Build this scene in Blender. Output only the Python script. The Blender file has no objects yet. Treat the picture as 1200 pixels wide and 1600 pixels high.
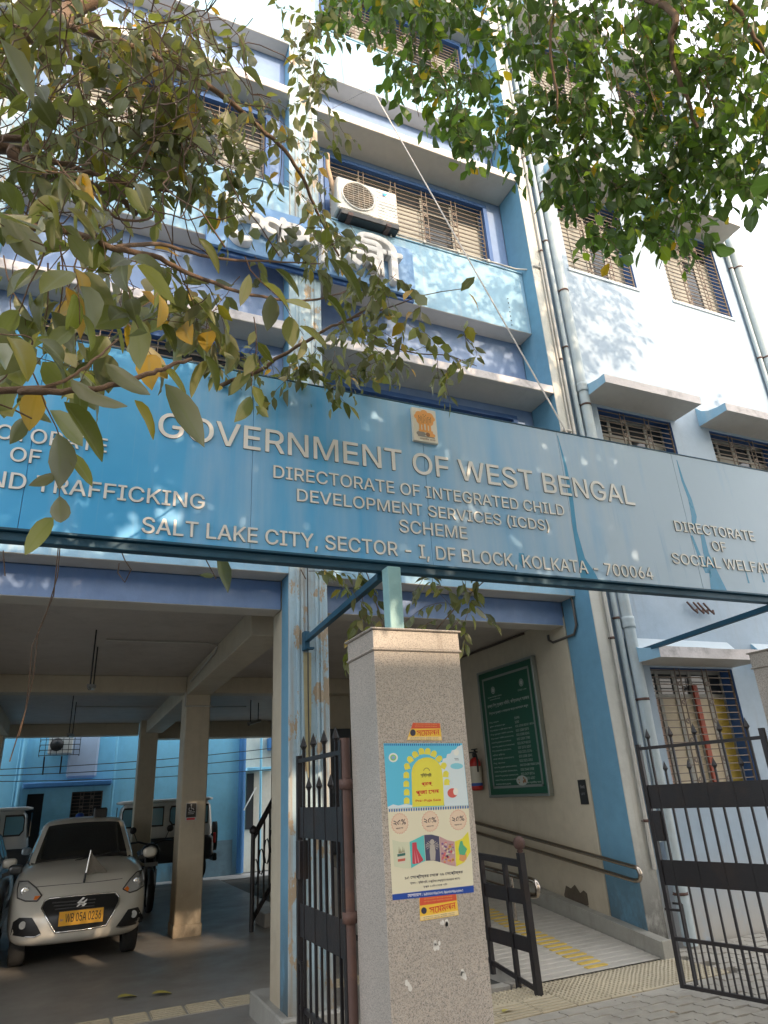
import bpy, bmesh, math, random, os
from mathutils import Vector, Matrix, noise
from mathutils.bvhtree import BVHTree
random.seed(7)
S = bpy.context.scene
COL = S.collection
# ------------------------------------------------------------------ camera, sky, sun, exposure
CR = Matrix(((0.91526173, -0.39935301, -0.05303907), (0.10851502, 0.3711808, -0.92219808), (0.38796966, 0.83829707, 0.38306338)))
CF = 1053.73
CP = Vector((0, 0, 1.575))
cam = bpy.data.cameras.new('camera')
cam.sensor_fit = 'HORIZONTAL'; cam.sensor_width = 36; cam.lens = CF / 1200 * 36
cam.clip_start = 0.05; cam.clip_end = 600
co = bpy.data.objects.new('camera', cam); COL.objects.link(co); S.camera = co
m = Matrix((CR[0], -CR[1], -CR[2])).transposed().to_4x4(); m.translation = CP
co.matrix_world = m
SUN_DIR = Vector((0.26, -1.0, 0.37)).normalized()
w = bpy.data.worlds.new('World'); S.world = w; w.use_nodes = True
nt = w.node_tree; nt.nodes.clear()
sky = nt.nodes.new('ShaderNodeTexSky'); sky.sky_type = 'NISHITA'; sky.sun_disc = False
sky.sun_elevation = math.asin(SUN_DIR.z); sky.sun_rotation = math.atan2(SUN_DIR.x, SUN_DIR.y)
sky.air_density = 1.0; sky.dust_density = 8.0; sky.ozone_density = 1.0
bg = nt.nodes.new('ShaderNodeBackground'); bg.inputs[1].default_value = 0.15
wo = nt.nodes.new('ShaderNodeOutputWorld')
hz = nt.nodes.new('ShaderNodeMix'); hz.data_type = 'RGBA'; hz.inputs[0].default_value = .55      # thin white haze over the whole sky
hz.inputs[7].default_value = (12.6, 12.9, 13.4, 1); nt.links.new(sky.outputs[0], hz.inputs[6]); nt.links.new(hz.outputs[2], bg.inputs[0]); nt.links.new(bg.outputs[0], wo.inputs[0])
sl = bpy.data.lights.new('sun', 'SUN'); sl.energy = 2.0; sl.angle = math.radians(0.53); sl.color = (1.0, 0.76, 0.53)
so = bpy.data.objects.new('sun', sl); COL.objects.link(so); so.location = (3, -10, 12)
so.rotation_euler = SUN_DIR.to_track_quat('Z', 'Y').to_euler()
S.view_settings.view_transform = 'Standard'; S.view_settings.look = 'None'
S.view_settings.gamma = 1; S.view_settings.use_curve_mapping = False
S.view_settings.exposure = 1.15

# ------------------------------------------------------------------ helpers
def ray(x, y):
    return CR.transposed() @ (Vector((x - 600, y - 800, CF)) / CF)
def at(x, y, depth): return CP + ray(x, y) * depth
def onY(x, y, Y):
    d = ray(x, y); return CP + d * (Y / d.y)
def onX(x, y, X):
    d = ray(x, y); return CP + d * (X / d.x)
def onZ(x, y, Z):
    d = ray(x, y); return CP + d * ((Z - CP.z) / d.z)
def proj(p):
    c = CR @ (Vector(p) - CP)
    return (600 + c.x / c.z * CF, 800 + c.y / c.z * CF, c.z)

class MB:
    def __init__(s): s.rib = None; s.v = []; s.f = []; s.m = []; s.smooth = []; s.tint = []
    def add(s, vs, fs, mi=0, sm=False, tint=None):
        b = len(s.v); s.v += [tuple(v) for v in vs]
        for f in fs: s.f.append([b + i for i in f]); s.m.append(mi); s.smooth.append(sm)
        if tint is not None: s.tint += [tint] * len(vs)
        return s
    def box(s, x0, x1, y0, y1, z0, z1, mi=0, bev=0.0, M=None):
        if x0 > x1: x0, x1 = x1, x0
        if y0 > y1: y0, y1 = y1, y0
        if z0 > z1: z0, z1 = z1, z0
        if bev <= 0:
            vs = [Vector((x, y, z)) for x in (x0, x1) for y in (y0, y1) for z in (z0, z1)]
            if M: vs = [M @ v for v in vs]
            return s.add(vs, [(0, 1, 3, 2), (4, 6, 7, 5), (0, 4, 5, 1), (2, 3, 7, 6), (0, 2, 6, 4), (1, 5, 7, 3)], mi)
        b = bmesh.new(); bmesh.ops.create_cube(b, size=1)
        for v in b.verts: v.co = Vector(((x0 + x1) / 2 + v.co.x * (x1 - x0), (y0 + y1) / 2 + v.co.y * (y1 - y0), (z0 + z1) / 2 + v.co.z * (z1 - z0)))
        bmesh.ops.bevel(b, geom=b.edges[:], offset=min(bev, .45 * min(x1 - x0, y1 - y0, z1 - z0)), segments=1, affect='EDGES')
        s.bm(b, mi, M); return s
    def bm(s, b, mi=0, M=None, sm=False):
        b.verts.ensure_lookup_table(); b.verts.index_update()
        s.add([(M @ v.co) if M else v.co.copy() for v in b.verts], [[v.index for v in f.verts] for f in b.faces], mi, sm); b.free()
    def cbox(s, c, sx, sy, sz, mi=0, bev=0.0): return s.box(c[0] - sx / 2, c[0] + sx / 2, c[1] - sy / 2, c[1] + sy / 2, c[2] - sz / 2, c[2] + sz / 2, mi, bev)
    def tube(s, pts, r, n=8, mi=0, cap=True, sm=True):
        pts = [Vector(p) for p in pts]; rs = r if isinstance(r, (list, tuple)) else [r] * len(pts)
        vs = []; fs = []; ref = None
        for i, p in enumerate(pts):
            d = (pts[min(i + 1, len(pts) - 1)] - pts[max(i - 1, 0)]).normalized()
            if ref is None: ref = Vector((0, 0, 1)) if abs(d.z) < .9 else Vector((1, 0, 0))
            a = d.cross(ref); 
            if a.length < 1e-5: a = d.cross(Vector((0, 1, 0)))
            a.normalize(); c = a.cross(d).normalized(); ref = c
            for k in range(n):
                t = 2 * math.pi * k / n; vs.append(p + (a * math.cos(t) + c * math.sin(t)) * rs[i])
        for i in range(len(pts) - 1):
            for k in range(n): fs.append((i * n + k, i * n + (k + 1) % n, (i + 1) * n + (k + 1) % n, (i + 1) * n + k))
        s.add(vs, fs, mi, sm)
        if cap:
            s.add(vs[:n], [list(range(n))[::-1]], mi); s.add(vs[-n:], [list(range(n))], mi)
        return s
    def rod(s, a, b, w, h=None, mi=0):       # square bar
        h = h or w; a = Vector(a); b = Vector(b); d = (b - a).normalized()
        ref = Vector((0, 0, 1)) if abs(d.z) < .95 else Vector((1, 0, 0))
        u = d.cross(ref).normalized() * w / 2; v = u.cross(d).normalized() * h / 2
        vs = [p + x * u + y * v for p in (a, b) for x, y in ((-1, -1), (1, -1), (1, 1), (-1, 1))]
        return s.add(vs, [(0, 1, 2, 3), (7, 6, 5, 4), (0, 4, 5, 1), (1, 5, 6, 2), (2, 6, 7, 3), (3, 7, 4, 0)], mi)
    def lathe(s, o, axis, prof, n=20, mi=0, sm=True):   # prof: (distance along axis, radius)
        o = Vector(o); ax = Vector(axis).normalized(); a = ax.orthogonal().normalized(); c = ax.cross(a)
        vs = [o + ax * h + (a * math.cos(2 * math.pi * k / n) + c * math.sin(2 * math.pi * k / n)) * max(r, 1e-4) for h, r in prof for k in range(n)]
        fs = [(i * n + k, i * n + (k + 1) % n, (i + 1) * n + (k + 1) % n, (i + 1) * n + k) for i in range(len(prof) - 1) for k in range(n)]
        return s.add(vs, fs, mi, sm)
    def prism(s, poly, o, ux, uy, n, t, mi=0):  # flat polygon (2d) extruded by t along n
        o = Vector(o); ux = Vector(ux); uy = Vector(uy); n = Vector(n)
        a = [o + ux * x + uy * y for x, y in poly]; b = [p + n * t for p in a]; k = len(poly)
        fs = [list(range(k)), list(range(2 * k - 1, k - 1, -1))] + [(i, i + k, (i + 1) % k + k, (i + 1) % k) for i in range(k)]
        return s.add(a + b, fs, mi)
    def mesh(s, name, mats, origin=(0, 0, 0)):
        me = bpy.data.meshes.new(name); o = Vector(origin)
        me.from_pydata([Vector(v) - o for v in s.v], [], s.f)
        for mt in (mats if isinstance(mats, (list, tuple)) else [mats]): me.materials.append(mt)
        me.polygons.foreach_set('material_index', s.m); me.polygons.foreach_set('use_smooth', s.smooth)
        if s.tint and len(s.tint) == len(s.v):
            a = me.attributes.new('tint', 'FLOAT', 'POINT'); a.data.foreach_set('value', s.tint)
        if s.rib and len(s.v) % len(s.rib) == 0:
            a = me.attributes.new('rib', 'FLOAT', 'POINT'); a.data.foreach_set('value', s.rib * (len(s.v) // len(s.rib)))
        me.update(); return me

def thing(name, label, cat, loc=(0, 0, 0), group=None):
    o = bpy.data.objects.new(name, None); o.empty_display_size = .1; COL.objects.link(o); o.location = loc
    o['label'] = label; o['category'] = cat
    if group: o['group'] = group
    return o
def wloc(o):
    p = Vector((0, 0, 0))
    while o: p += Vector(o.location); o = o.parent
    return p
def part(name, mb, mats, parent, label=None, local=False, stuff=False):
    me = mb.mesh(name, mats, (0, 0, 0) if local else wloc(parent))
    o = bpy.data.objects.new(name, me); COL.objects.link(o); o.parent = parent
    if label: o['label'] = label
    if stuff: o['kind'] = 'stuff'
    return o
def solo(name, mb, mats, label=None, cat=None, group=None, kind=None, origin=(0, 0, 0)):
    o = bpy.data.objects.new(name, mb.mesh(name, mats, origin)); COL.objects.link(o); o.location = origin
    if label: o['label'] = label
    if cat: o['category'] = cat
    if group: o['group'] = group
    if kind: o['kind'] = kind
    return o

# ------------------------------------------------------------------ materials
def nmat(name):
    mt = bpy.data.materials.new(name); mt.use_nodes = True
    t = mt.node_tree; return mt, t, t.nodes['Principled BSDF']
def N(t, typ, **kw):
    n = t.nodes.new(typ)
    for k, v in kw.items():
        if k.startswith('i_'):
            key = k[2:]; key = int(key) if key.isdigit() else key
            n.inputs[key].default_value = v
        else: setattr(n, k, v)
    return n
def rgb(c): return (c[0], c[1], c[2], 1)
def mixc(t, fac, a, b, mode='MIX'):
    n = t.nodes.new('ShaderNodeMix'); n.data_type = 'RGBA'; n.blend_type = mode
    for sock, val in ((n.inputs[0], fac), (n.inputs[6], a), (n.inputs[7], b)):
        if isinstance(val, bpy.types.NodeSocket): t.links.new(val, sock)
        elif isinstance(val, (int, float)): sock.default_value = val
        else: sock.default_value = rgb(val)
    return n.outputs[2]
def tex(t, scale, stretch=(1, 1, 1), detail=4, rough=.6, dist=0):
    g = t.nodes.new('ShaderNodeNewGeometry'); mp = N(t, 'ShaderNodeMapping'); mp.inputs[3].default_value = stretch
    t.links.new(g.outputs['Position'], mp.inputs[0])
    n = N(t, 'ShaderNodeTexNoise'); n.inputs['Scale'].default_value = scale; n.inputs['Detail'].default_value = detail
    n.inputs['Roughness'].default_value = rough; n.inputs['Distortion'].default_value = dist
    t.links.new(mp.outputs[0], n.inputs['Vector']); return n.outputs[0]
def ramp(t, src, a, b, ca=(0, 0, 0), cb=(1, 1, 1)):
    r = t.nodes.new('ShaderNodeValToRGB'); r.color_ramp.elements[0].position = a; r.color_ramp.elements[1].position = b
    r.color_ramp.elements[0].color = rgb(ca); r.color_ramp.elements[1].color = rgb(cb)
    t.links.new(src, r.inputs[0]); return r.outputs[0]
def paint(name, col, rough=.6, var=.12, vscale=1.5, streak=.0, streak_col=(.1, .09, .07), grime=0., grime_col=(.06, .05, .04), peel=0., peel_col=(.3, .27, .22), peel_scale=6, bump=.15, bscale=60, metal=0, coat=0, sthr=.55, stretch=(9, 9, .7), low=None, spec=None):
    mt, t, p = nmat(name)
    c = mixc(t, tex(t, vscale), tuple(x * (1 - var) for x in col), tuple(min(1, x * (1 + var)) for x in col))
    c = mixc(t, ramp(t, tex(t, 9), .35, .75), c, tuple(x * (1 - var * .8) for x in col)) if var > .05 else c
    if streak > 0:
        f = ramp(t, tex(t, 1.0, stretch, 5, .65), sthr, sthr + .2, (0, 0, 0), (streak,) * 3); c = mixc(t, f, c, streak_col)
    if grime > 0:
        f = ramp(t, tex(t, 3.2, (1, 1, 1), 7, .7), .52, .72, (0, 0, 0), (grime,) * 3); c = mixc(t, f, c, grime_col)
    if peel > 0:
        f = ramp(t, tex(t, peel_scale, (1, 1, .45), 6, .7), .66 - peel * .25, .68 - peel * .25); c = mixc(t, f, c, peel_col)
    if low:      # splash dirt rising from the ground: (z0, z1, colour, strength)
        g = t.nodes.new('ShaderNodeNewGeometry'); sx = t.nodes.new('ShaderNodeSeparateXYZ'); t.links.new(g.outputs['Position'], sx.inputs[0])
        mr = N(t, 'ShaderNodeMapRange'); t.links.new(sx.outputs[2], mr.inputs[0]); mr.inputs[1].default_value = low[1]; mr.inputs[2].default_value = low[0]
        mu = N(t, 'ShaderNodeMath', operation='MULTIPLY'); t.links.new(mr.outputs[0], mu.inputs[0])
        t.links.new(ramp(t, tex(t, 5, (1, 1, .6), 6, .7), .22, .52, (0, 0, 0), (low[3],) * 3), mu.inputs[1]); c = mixc(t, mu.outputs[0], c, low[2])
    t.links.new(c, p.inputs['Base Color'])
    rr = ramp(t, tex(t, 2.5), .3, .7, (max(0, rough - .12),) * 3, (min(1, rough + .1),) * 3); t.links.new(rr, p.inputs['Roughness'])
    p.inputs['Metallic'].default_value = metal; p.inputs['Coat Weight'].default_value = coat
    if spec is not None: p.inputs['Specular IOR Level'].default_value = spec
    if bump > 0:
        b = N(t, 'ShaderNodeBump'); b.inputs['Strength'].default_value = bump; b.inputs['Distance'].default_value = .01
        t.links.new(tex(t, bscale, detail=6), b.inputs['Height']); t.links.new(b.outputs[0], p.inputs['Normal'])
    return mt
def plain(name, col, rough=.5, metal=0, emit=0, coat=0, alpha=1, trans=0):
    mt, t, p = nmat(name); p.inputs['Base Color'].default_value = rgb(col); p.inputs['Roughness'].default_value = rough
    p.inputs['Metallic'].default_value = metal; p.inputs['Coat Weight'].default_value = coat; p.inputs['Transmission Weight'].default_value = trans
    if emit: p.inputs['Emission Color'].default_value = rgb(col); p.inputs['Emission Strength'].default_value = emit
    return mt
WARM = (.46, .36, .25)
M = {}
M['light_blue'] = paint('light blue wall paint', (.27, .47, .62), streak=.5, streak_col=(.50, .54, .54), grime=.3, grime_col=(.24, .30, .34), sthr=.54)
M['white_blue'] = paint('pale bluish white wall paint', (.50, .58, .64), var=.06, vscale=.7, streak=.25, streak_col=(.50, .55, .60), grime=.10, grime_col=(.45, .47, .5))
M['wing'] = paint('pale wing wall paint', (.31, .40, .50), var=.12, vscale=.7, streak=.5, streak_col=(.26, .29, .33), grime=.3, grime_col=(.25, .31, .38), sthr=.56, low=(.0, .95, (.40, .35, .28), .9))
M['peri'] = paint('periwinkle blue wall paint', (.21, .31, .52), streak=.2, streak_col=(.4, .42, .55), grime=.2, grime_col=(.10, .14, .32), vscale=2)
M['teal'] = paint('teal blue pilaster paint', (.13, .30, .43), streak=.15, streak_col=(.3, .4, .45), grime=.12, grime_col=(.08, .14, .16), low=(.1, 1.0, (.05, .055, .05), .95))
M['navy'] = paint('dark blue window surround paint', (.05, .13, .34), var=.15, grime=.1)
M['soffit'] = paint('off white soffit paint', (.58, .54, .48), var=.08, streak=.0, grime=.35, grime_col=(.40, .36, .31))
M['lip'] = paint('weathered concrete edge', (.62, .58, .58), var=.15, grime=.75, grime_col=(.16, .15, .14), bump=.4, bscale=30)
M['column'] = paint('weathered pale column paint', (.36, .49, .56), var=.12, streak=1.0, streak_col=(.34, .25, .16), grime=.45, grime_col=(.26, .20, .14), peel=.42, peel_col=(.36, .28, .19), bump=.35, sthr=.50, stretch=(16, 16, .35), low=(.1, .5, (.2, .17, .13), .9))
M['pilaster'] = paint('weathered cream pilaster paint', (.50, .50, .46), var=.12, streak=.7, streak_col=(.40, .36, .30), grime=.25, grime_col=(.2, .19, .17), sthr=.52, stretch=(14, 14, .5), bump=.3, low=(.1, 1.25, (.02, .018, .016), 1.0))
M['beige'] = paint('beige interior paint', (.52, .46, .35), var=.1, streak=.25, streak_col=(.30, .25, .18), grime=.25, grime_col=(.28, .22, .15), low=(.0, .7, (.28, .22, .15), .7), bump=.2)
M['beige_col'] = paint('beige pillar paint with chips', (.54, .47, .35), var=.12, streak=.2, streak_col=(.3, .24, .16), grime=.2, grime_col=(.2, .14, .09), peel=.06, peel_col=(.13, .09, .06), peel_scale=3.5, low=(.0, .9, (.16, .12, .08), .8), bump=.2)
M['ceiling'] = paint('dull interior ceiling', (.50, .46, .42), var=.12, grime=.3, grime_col=(.22, .19, .16), stretch=(1, 1, 1))
M['skirt'] = paint('grey cement skirting', (.30, .29, .26), var=.15, grime=.5, grime_col=(.12, .11, .1), bump=.3)
M['cement'] = paint('grey cement floor', (.22, .205, .185), rough=.46, var=.05, vscale=.6, grime=.30, grime_col=(.12, .10, .085), bump=.04, bscale=25, spec=.6)
M['asphalt'] = paint('street surface', (.10, .098, .09), rough=.85, var=.2, bump=.6, bscale=90)
M['paver'] = paint('grey interlocking paver', (.40, .37, .32), rough=.8, var=.18, vscale=4, grime=.4, grime_col=(.16, .14, .12), bump=.5, bscale=120)
M['ramp'] = paint('pale ribbed ramp concrete', (.44, .41, .36), rough=.75, var=.14, vscale=3, grime=.5, grime_col=(.25, .22, .18), bump=.4)
M['tactile'] = paint('cream tactile tile', (.44, .38, .27), rough=.6, var=.14, vscale=5, grime=.5, grime_col=(.26, .21, .14), bump=.3)
M['yellow'] = paint('yellow ramp paint', (.62, .43, .08), rough=.6, var=.15, vscale=6, grime=.45, grime_col=(.38, .26, .08), bump=.3)
M['curb'] = paint('grey rendered ramp kerb', (.33, .32, .28), var=.15, streak=.4, streak_col=(.15, .13, .11), grime=.4, grime_col=(.16, .14, .12), bump=.3)
M['steel_black'] = paint('black gate paint', (.018, .016, .018), rough=.45, var=.3, grime=.5, grime_col=(.05, .028, .018), bump=.25, bscale=80)
M['rust'] = paint('rusty brown steel pipe', (.10, .055, .045), rough=.7, var=.25, grime=.6, grime_col=(.20, .09, .05), bump=.3)
M['grille'] = paint('rusty window grille paint', (.18, .145, .12), rough=.7, var=.2, grime=.6, grime_col=(.14, .07, .04), bump=.1)
M['pipe'] = paint('pale blue drain pipe', (.40, .47, .50), rough=.55, streak=.6, streak_col=(.18, .30, .36), grime=.3, grime_col=(.35, .31, .26), var=.1, stretch=(14, 14, .6))
M['conduit'] = paint('dusty white conduit', (.50, .48, .44), grime=.4, grime_col=(.25, .22, .18), var=.1)
M['frame_blue'] = paint('dark teal steel section', (.012, .08, .14), rough=.5, var=.2, grime=.3, grime_col=(.03, .05, .05), bump=.1)
M['post_green'] = paint('pale sea green steel post', (.28, .50, .52), rough=.5, var=.1, grime=.15)
M['stainless'] = plain('stainless steel tube', (.50, .43, .36), .25, 1)
M['letter'] = paint('brushed steel letter face', (.86, .84, .80), rough=.42, var=.12, vscale=7, metal=.1, grime=.2, grime_col=(.6, .56, .5), bump=0)
M['letter_side'] = plain('dark letter return', (.10, .09, .08), .6)
M['relief'] = paint('white relief letter paint', (.75, .72, .68), var=.08, streak=.3, streak_col=(.45, .4, .35), bump=.2)
M['panel_blue'] = paint('blue letter board', (.17, .33, .58), var=.15, streak=.3, streak_col=(.2, .35, .6), bump=.1)
M['glass_dark'] = plain('dark window glass', (.03, .035, .04), .08)
M['curtain'] = paint('pale window shutter', (.33, .33, .30), var=.2, vscale=2, grime=.4, grime_col=(.3, .27, .22), bump=.1)
M['dark'] = plain('dark interior', (.02, .02, .02), .8)
M['black'] = plain('black plastic', (.015, .015, .015), .4)
M['white'] = plain('white print', (.78, .78, .75), .5)
M['ac_white'] = paint('off white air conditioner casing', (.62, .60, .55), rough=.4, var=.05, streak=.25, streak_col=(.4, .36, .3), bump=.03)
M['bark'] = paint('grey brown bark', (.17, .105, .065), rough=.85, var=.3, vscale=8, grime=.4, grime_col=(.25, .2, .16), bump=.6, bscale=90)

def granite():
    mt, t, p = nmat('speckled grey granite')
    v = N(t, 'ShaderNodeTexVoronoi'); v.inputs['Scale'].default_value = 300
    g = t.nodes.new('ShaderNodeNewGeometry'); t.links.new(g.outputs['Position'], v.inputs['Vector'])
    sep = t.nodes.new('ShaderNodeSeparateColor'); t.links.new(v.outputs['Color'], sep.inputs[0])
    c = ramp(t, sep.outputs[0], .0, 1, (.14, .13, .12), (.56, .51, .46))
    c = mixc(t, ramp(t, tex(t, 170, detail=2), .45, .62), c, (.50, .43, .37))
    c = mixc(t, ramp(t, tex(t, 2.2), .35, .7, (.0,) * 3, (.35,) * 3), c, (.26, .24, .21))
    c = mixc(t, ramp(t, tex(t, 1.0, (16, 16, 1.1), 5, .6), .60, .78, (0,) * 3, (.55,) * 3), c, (.15, .12, .09))
    t.links.new(c, p.inputs['Base Color']); p.inputs['Roughness'].default_value = .38
    return mt
M['granite'] = granite()

def sign_mat():
    mt, t, p = nmat('blue to pale sign sheet')
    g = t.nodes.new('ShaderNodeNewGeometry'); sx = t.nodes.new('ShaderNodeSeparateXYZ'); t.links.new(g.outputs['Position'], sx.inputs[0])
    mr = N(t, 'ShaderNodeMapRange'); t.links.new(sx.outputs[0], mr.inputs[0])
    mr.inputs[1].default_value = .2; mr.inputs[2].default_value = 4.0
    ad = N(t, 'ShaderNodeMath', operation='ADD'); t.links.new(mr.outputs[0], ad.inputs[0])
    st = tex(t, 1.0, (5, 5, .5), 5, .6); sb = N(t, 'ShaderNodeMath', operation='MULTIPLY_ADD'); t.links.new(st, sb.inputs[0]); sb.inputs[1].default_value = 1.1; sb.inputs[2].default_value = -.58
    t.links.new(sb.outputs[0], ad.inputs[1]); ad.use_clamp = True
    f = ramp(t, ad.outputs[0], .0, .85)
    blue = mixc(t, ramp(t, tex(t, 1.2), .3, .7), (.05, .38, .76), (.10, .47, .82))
    c = mixc(t, f, blue, (.50, .63, .76))  # blue at the left, paling to grey blue towards the right
    c = mixc(t, ramp(t, tex(t, 1.0, (22, 22, .6), 5, .6), .60, .75, (0,) * 3, (.22,) * 3), c, (.45, .60, .72))
    c = mixc(t, ramp(t, tex(t, 1.0, (12, 12, .5), 5, .7), .62, .72, (0,) * 3, (.30,) * 3), c, (.06, .32, .58))
    t.links.new(c, p.inputs['Base Color'])
    rr = ramp(t, tex(t, 3), .3, .7, (.30,) * 3, (.46,) * 3); t.links.new(rr, p.inputs['Roughness'])
    b = N(t, 'ShaderNodeBump'); b.inputs['Strength'].default_value = .12; b.inputs['Distance'].default_value = .02
    t.links.new(tex(t, 3.5, detail=2), b.inputs['Height']); t.links.new(b.outputs[0], p.inputs['Normal'])
    return mt
M['sign'] = sign_mat()
M['streak_blue'] = paint('water washed blue streak', (.09, .36, .60), rough=.35, var=.15, vscale=5, bump=0)

def leaf_mat(name, top, under, yellow, transl=.35):
    mt, t, p = nmat(name)
    a = N(t, 'ShaderNodeAttribute', attribute_name='tint')
    r = t.nodes.new('ShaderNodeValToRGB'); e = r.color_ramp.elements
    e[0].position = 0; e[0].color = rgb(tuple(x * .55 for x in top)); e[1].position = 1; e[1].color = rgb(yellow)
    for pos, c in ((.45, top), (.8, tuple(x * 1.7 for x in top)), (.955, (top[0] * 2.6, top[1] * 1.9, top[2] * 1.2))):
        n = e.new(pos); n.color = rgb(c)
    t.links.new(a.outputs['Fac'], r.inputs[0])
    g = t.nodes.new('ShaderNodeNewGeometry')
    c = mixc(t, g.outputs['Backfacing'], r.outputs[0], mixc(t, .72, r.outputs[0], under))
    c = mixc(t, ramp(t, tex(t, 40), .4, .7, (0,) * 3, (.25,) * 3), c, tuple(x * .6 for x in under))
    rb = N(t, 'ShaderNodeAttribute', attribute_name='rib'); c = mixc(t, ramp(t, rb.outputs['Fac'], .86, .93, (0,) * 3, (.55,) * 3), c, tuple(min(1, x * 1.6 + .08) for x in top))
    t.links.new(c, p.inputs['Base Color']); p.inputs['Roughness'].default_value = .42
    tr = t.nodes.new('ShaderNodeBsdfTranslucent')
    hs = N(t, 'ShaderNodeHueSaturation'); hs.inputs['Value'].default_value = 2.2; hs.inputs['Hue'].default_value = .485; hs.inputs['Saturation'].default_value = 1.1
    t.links.new(r.outputs[0], hs.inputs['Color']); t.links.new(hs.outputs[0], tr.inputs[0])
    mx = t.nodes.new('ShaderNodeMixShader'); mx.inputs[0].default_value = transl
    t.links.new(p.outputs[0], mx.inputs[1]); t.links.new(tr.outputs[0], mx.inputs[2])
    t.links.new(mx.outputs[0], t.nodes['Material Output'].inputs[0])
    return mt
M['leaf_l'] = leaf_mat('ficus leaf with silvery underside', (.080, .095, .018), (.30, .30, .21), (.50, .30, .05), .42)
M['leaf_r'] = leaf_mat('green leaf', (.055, .105, .020), (.11, .16, .06), (.50, .34, .05), .48)

# ------------------------------------------------------------------ text
FONT = None
try:      # Blender's own bundled sans face; the built-in face is used if it is missing
    fp = os.path.join(bpy.utils.system_resource('DATAFILES', path='fonts'), 'Inter.woff2')
    if os.path.exists(fp): FONT = bpy.data.fonts.load(fp)
except Exception: FONT = None
def bn(s):      # vowel signs that are written before their consonant
    out = []; vir = '\u09cd'
    for ch in s:
        pre, post = {'\u09bf': ('\u09bf', ''), '\u09c7': ('\u09c7', ''), '\u09c8': ('\u09c8', ''), '\u09cb': ('\u09c7', '\u09be')}.get(ch, (None, None))
        if pre and out:
            i = len(out) - 1
            while i >= 2 and out[i - 1] == vir: i -= 2
            out.insert(i, pre)
            if post: out.append(post)
        else: out.append(ch)
    t = ''.join(out)
    for c in set(t): t = t.replace(c + vir + c, c + c)
    return t
def outline_meshes(ob):      # overlapping contours of one glyph are filled separately, each a hair deeper
    dg = bpy.context.evaluated_depsgraph_get(); src = ob.to_curve(dg)
    sp_ = []
    for q in src.splines:
        if q.type == 'BEZIER': pts = [(tuple(p.co), tuple(p.handle_left), tuple(p.handle_right)) for p in q.bezier_points]
        else: pts = [(tuple(p.co[:3]),) * 3 for p in q.points]
        poly = []
        for a, b in zip(pts, pts[1:] + pts[:1]):
            for k in range(5):
                t = k / 5; u = 1 - t
                poly.append(tuple(u ** 3 * a[0][i] + 3 * u * u * t * a[2][i] + 3 * u * t * t * b[1][i] + t ** 3 * b[0][i] for i in (0, 1)))
        cl = [poly[0]]
        for p in poly[1:]:
            if abs(p[0] - cl[-1][0]) + abs(p[1] - cl[-1][1]) > 1e-4: cl.append(p)
        for _ in range(1): cl = [p for a, p, b in zip([cl[-1]] + cl[:-1], cl, cl[1:] + [cl[0]]) if abs((p[0] - a[0]) * (b[1] - p[1]) - (b[0] - p[0]) * (p[1] - a[1])) > 2e-6]
        if len(cl) < 3: continue
        ar = sum(a[0] * b[1] - b[0] * a[1] for a, b in zip(cl, cl[1:] + cl[:1])) / 2
        if abs(ar) > 1e-7: sp_.append((cl, ar))
    ob.to_curve_clear()
    # group contours whose boxes touch, then fill each group by the non-zero winding rule
    from mathutils.geometry import delaunay_2d_cdt
    bb = [(min(p[0] for p in c), max(p[0] for p in c), min(p[1] for p in c), max(p[1] for p in c)) for c, _ in sp_]
    gid = list(range(len(sp_)))
    for i in range(len(sp_)):
        for j in range(i):
            if bb[i][0] < bb[j][1] and bb[j][0] < bb[i][1] and bb[i][2] < bb[j][3] and bb[j][2] < bb[i][3]:
                o, n = gid[i], gid[j]; gid = [n if g == o else g for g in gid]
    def wind(p, cs):
        w_ = 0
        for c in cs:
            for a, b in zip(c, c[1:] + c[:1]):
                if (a[1] > p[1]) != (b[1] > p[1]) and p[0] < (b[0] - a[0]) * (p[1] - a[1]) / (b[1] - a[1]) + a[0]: w_ += 1 if b[1] > a[1] else -1
        return w_
    res = []
    for g in sorted(set(gid)):
        cs = [sp_[i][0] for i in range(len(sp_)) if gid[i] == g]; flat = [p for c in cs for p in c]; ed = []; s0 = 0
        for c in cs: ed += [(s0 + i, s0 + (i + 1) % len(c)) for i in range(len(c))]; s0 += len(c)
        rv, _, rf, _, _, _ = delaunay_2d_cdt([Vector(p) for p in flat], ed, [], 0, 1e-6); n = len(rv)
        tri = []
        for f in rf:
            f = list(f); A_, B_, C_ = (rv[i] for i in f[:3])
            if wind(((A_.x + B_.x + C_.x) / 3, (A_.y + B_.y + C_.y) / 3), cs) == 0: continue
            if (B_.x - A_.x) * (C_.y - A_.y) - (C_.x - A_.x) * (B_.y - A_.y) < 0: f = f[::-1]
            tri.append(f)
        es = set()
        for f in tri:
            for x, y in zip(f, f[1:] + f[:1]): es.add((x, y))
        fs = list(tri); nz = [1] * len(tri)
        for x, y in es:
            if (y, x) not in es: fs.append([x, x + n, y + n, y]); nz.append(0)
        res.append(([Vector((v.x, v.y, .5)) for v in rv] + [Vector((v.x, v.y, -.5)) for v in rv], fs, nz))
    return res
def embolden(q, d, ux, uy, nrm, dz):      # heavier strokes: shifted copies, each a hair deeper
    r = MB()
    for k, (a, b) in enumerate(((0, 0), (1, 0), (-1, 0), (0, 1), (0, -1))):
        o = ux * (a * d) + uy * (b * d) - nrm * (k * dz)
        r.add([Vector(v) + o for v in q.v], q.f); r.m[-len(q.m):] = q.m
    return r
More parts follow.
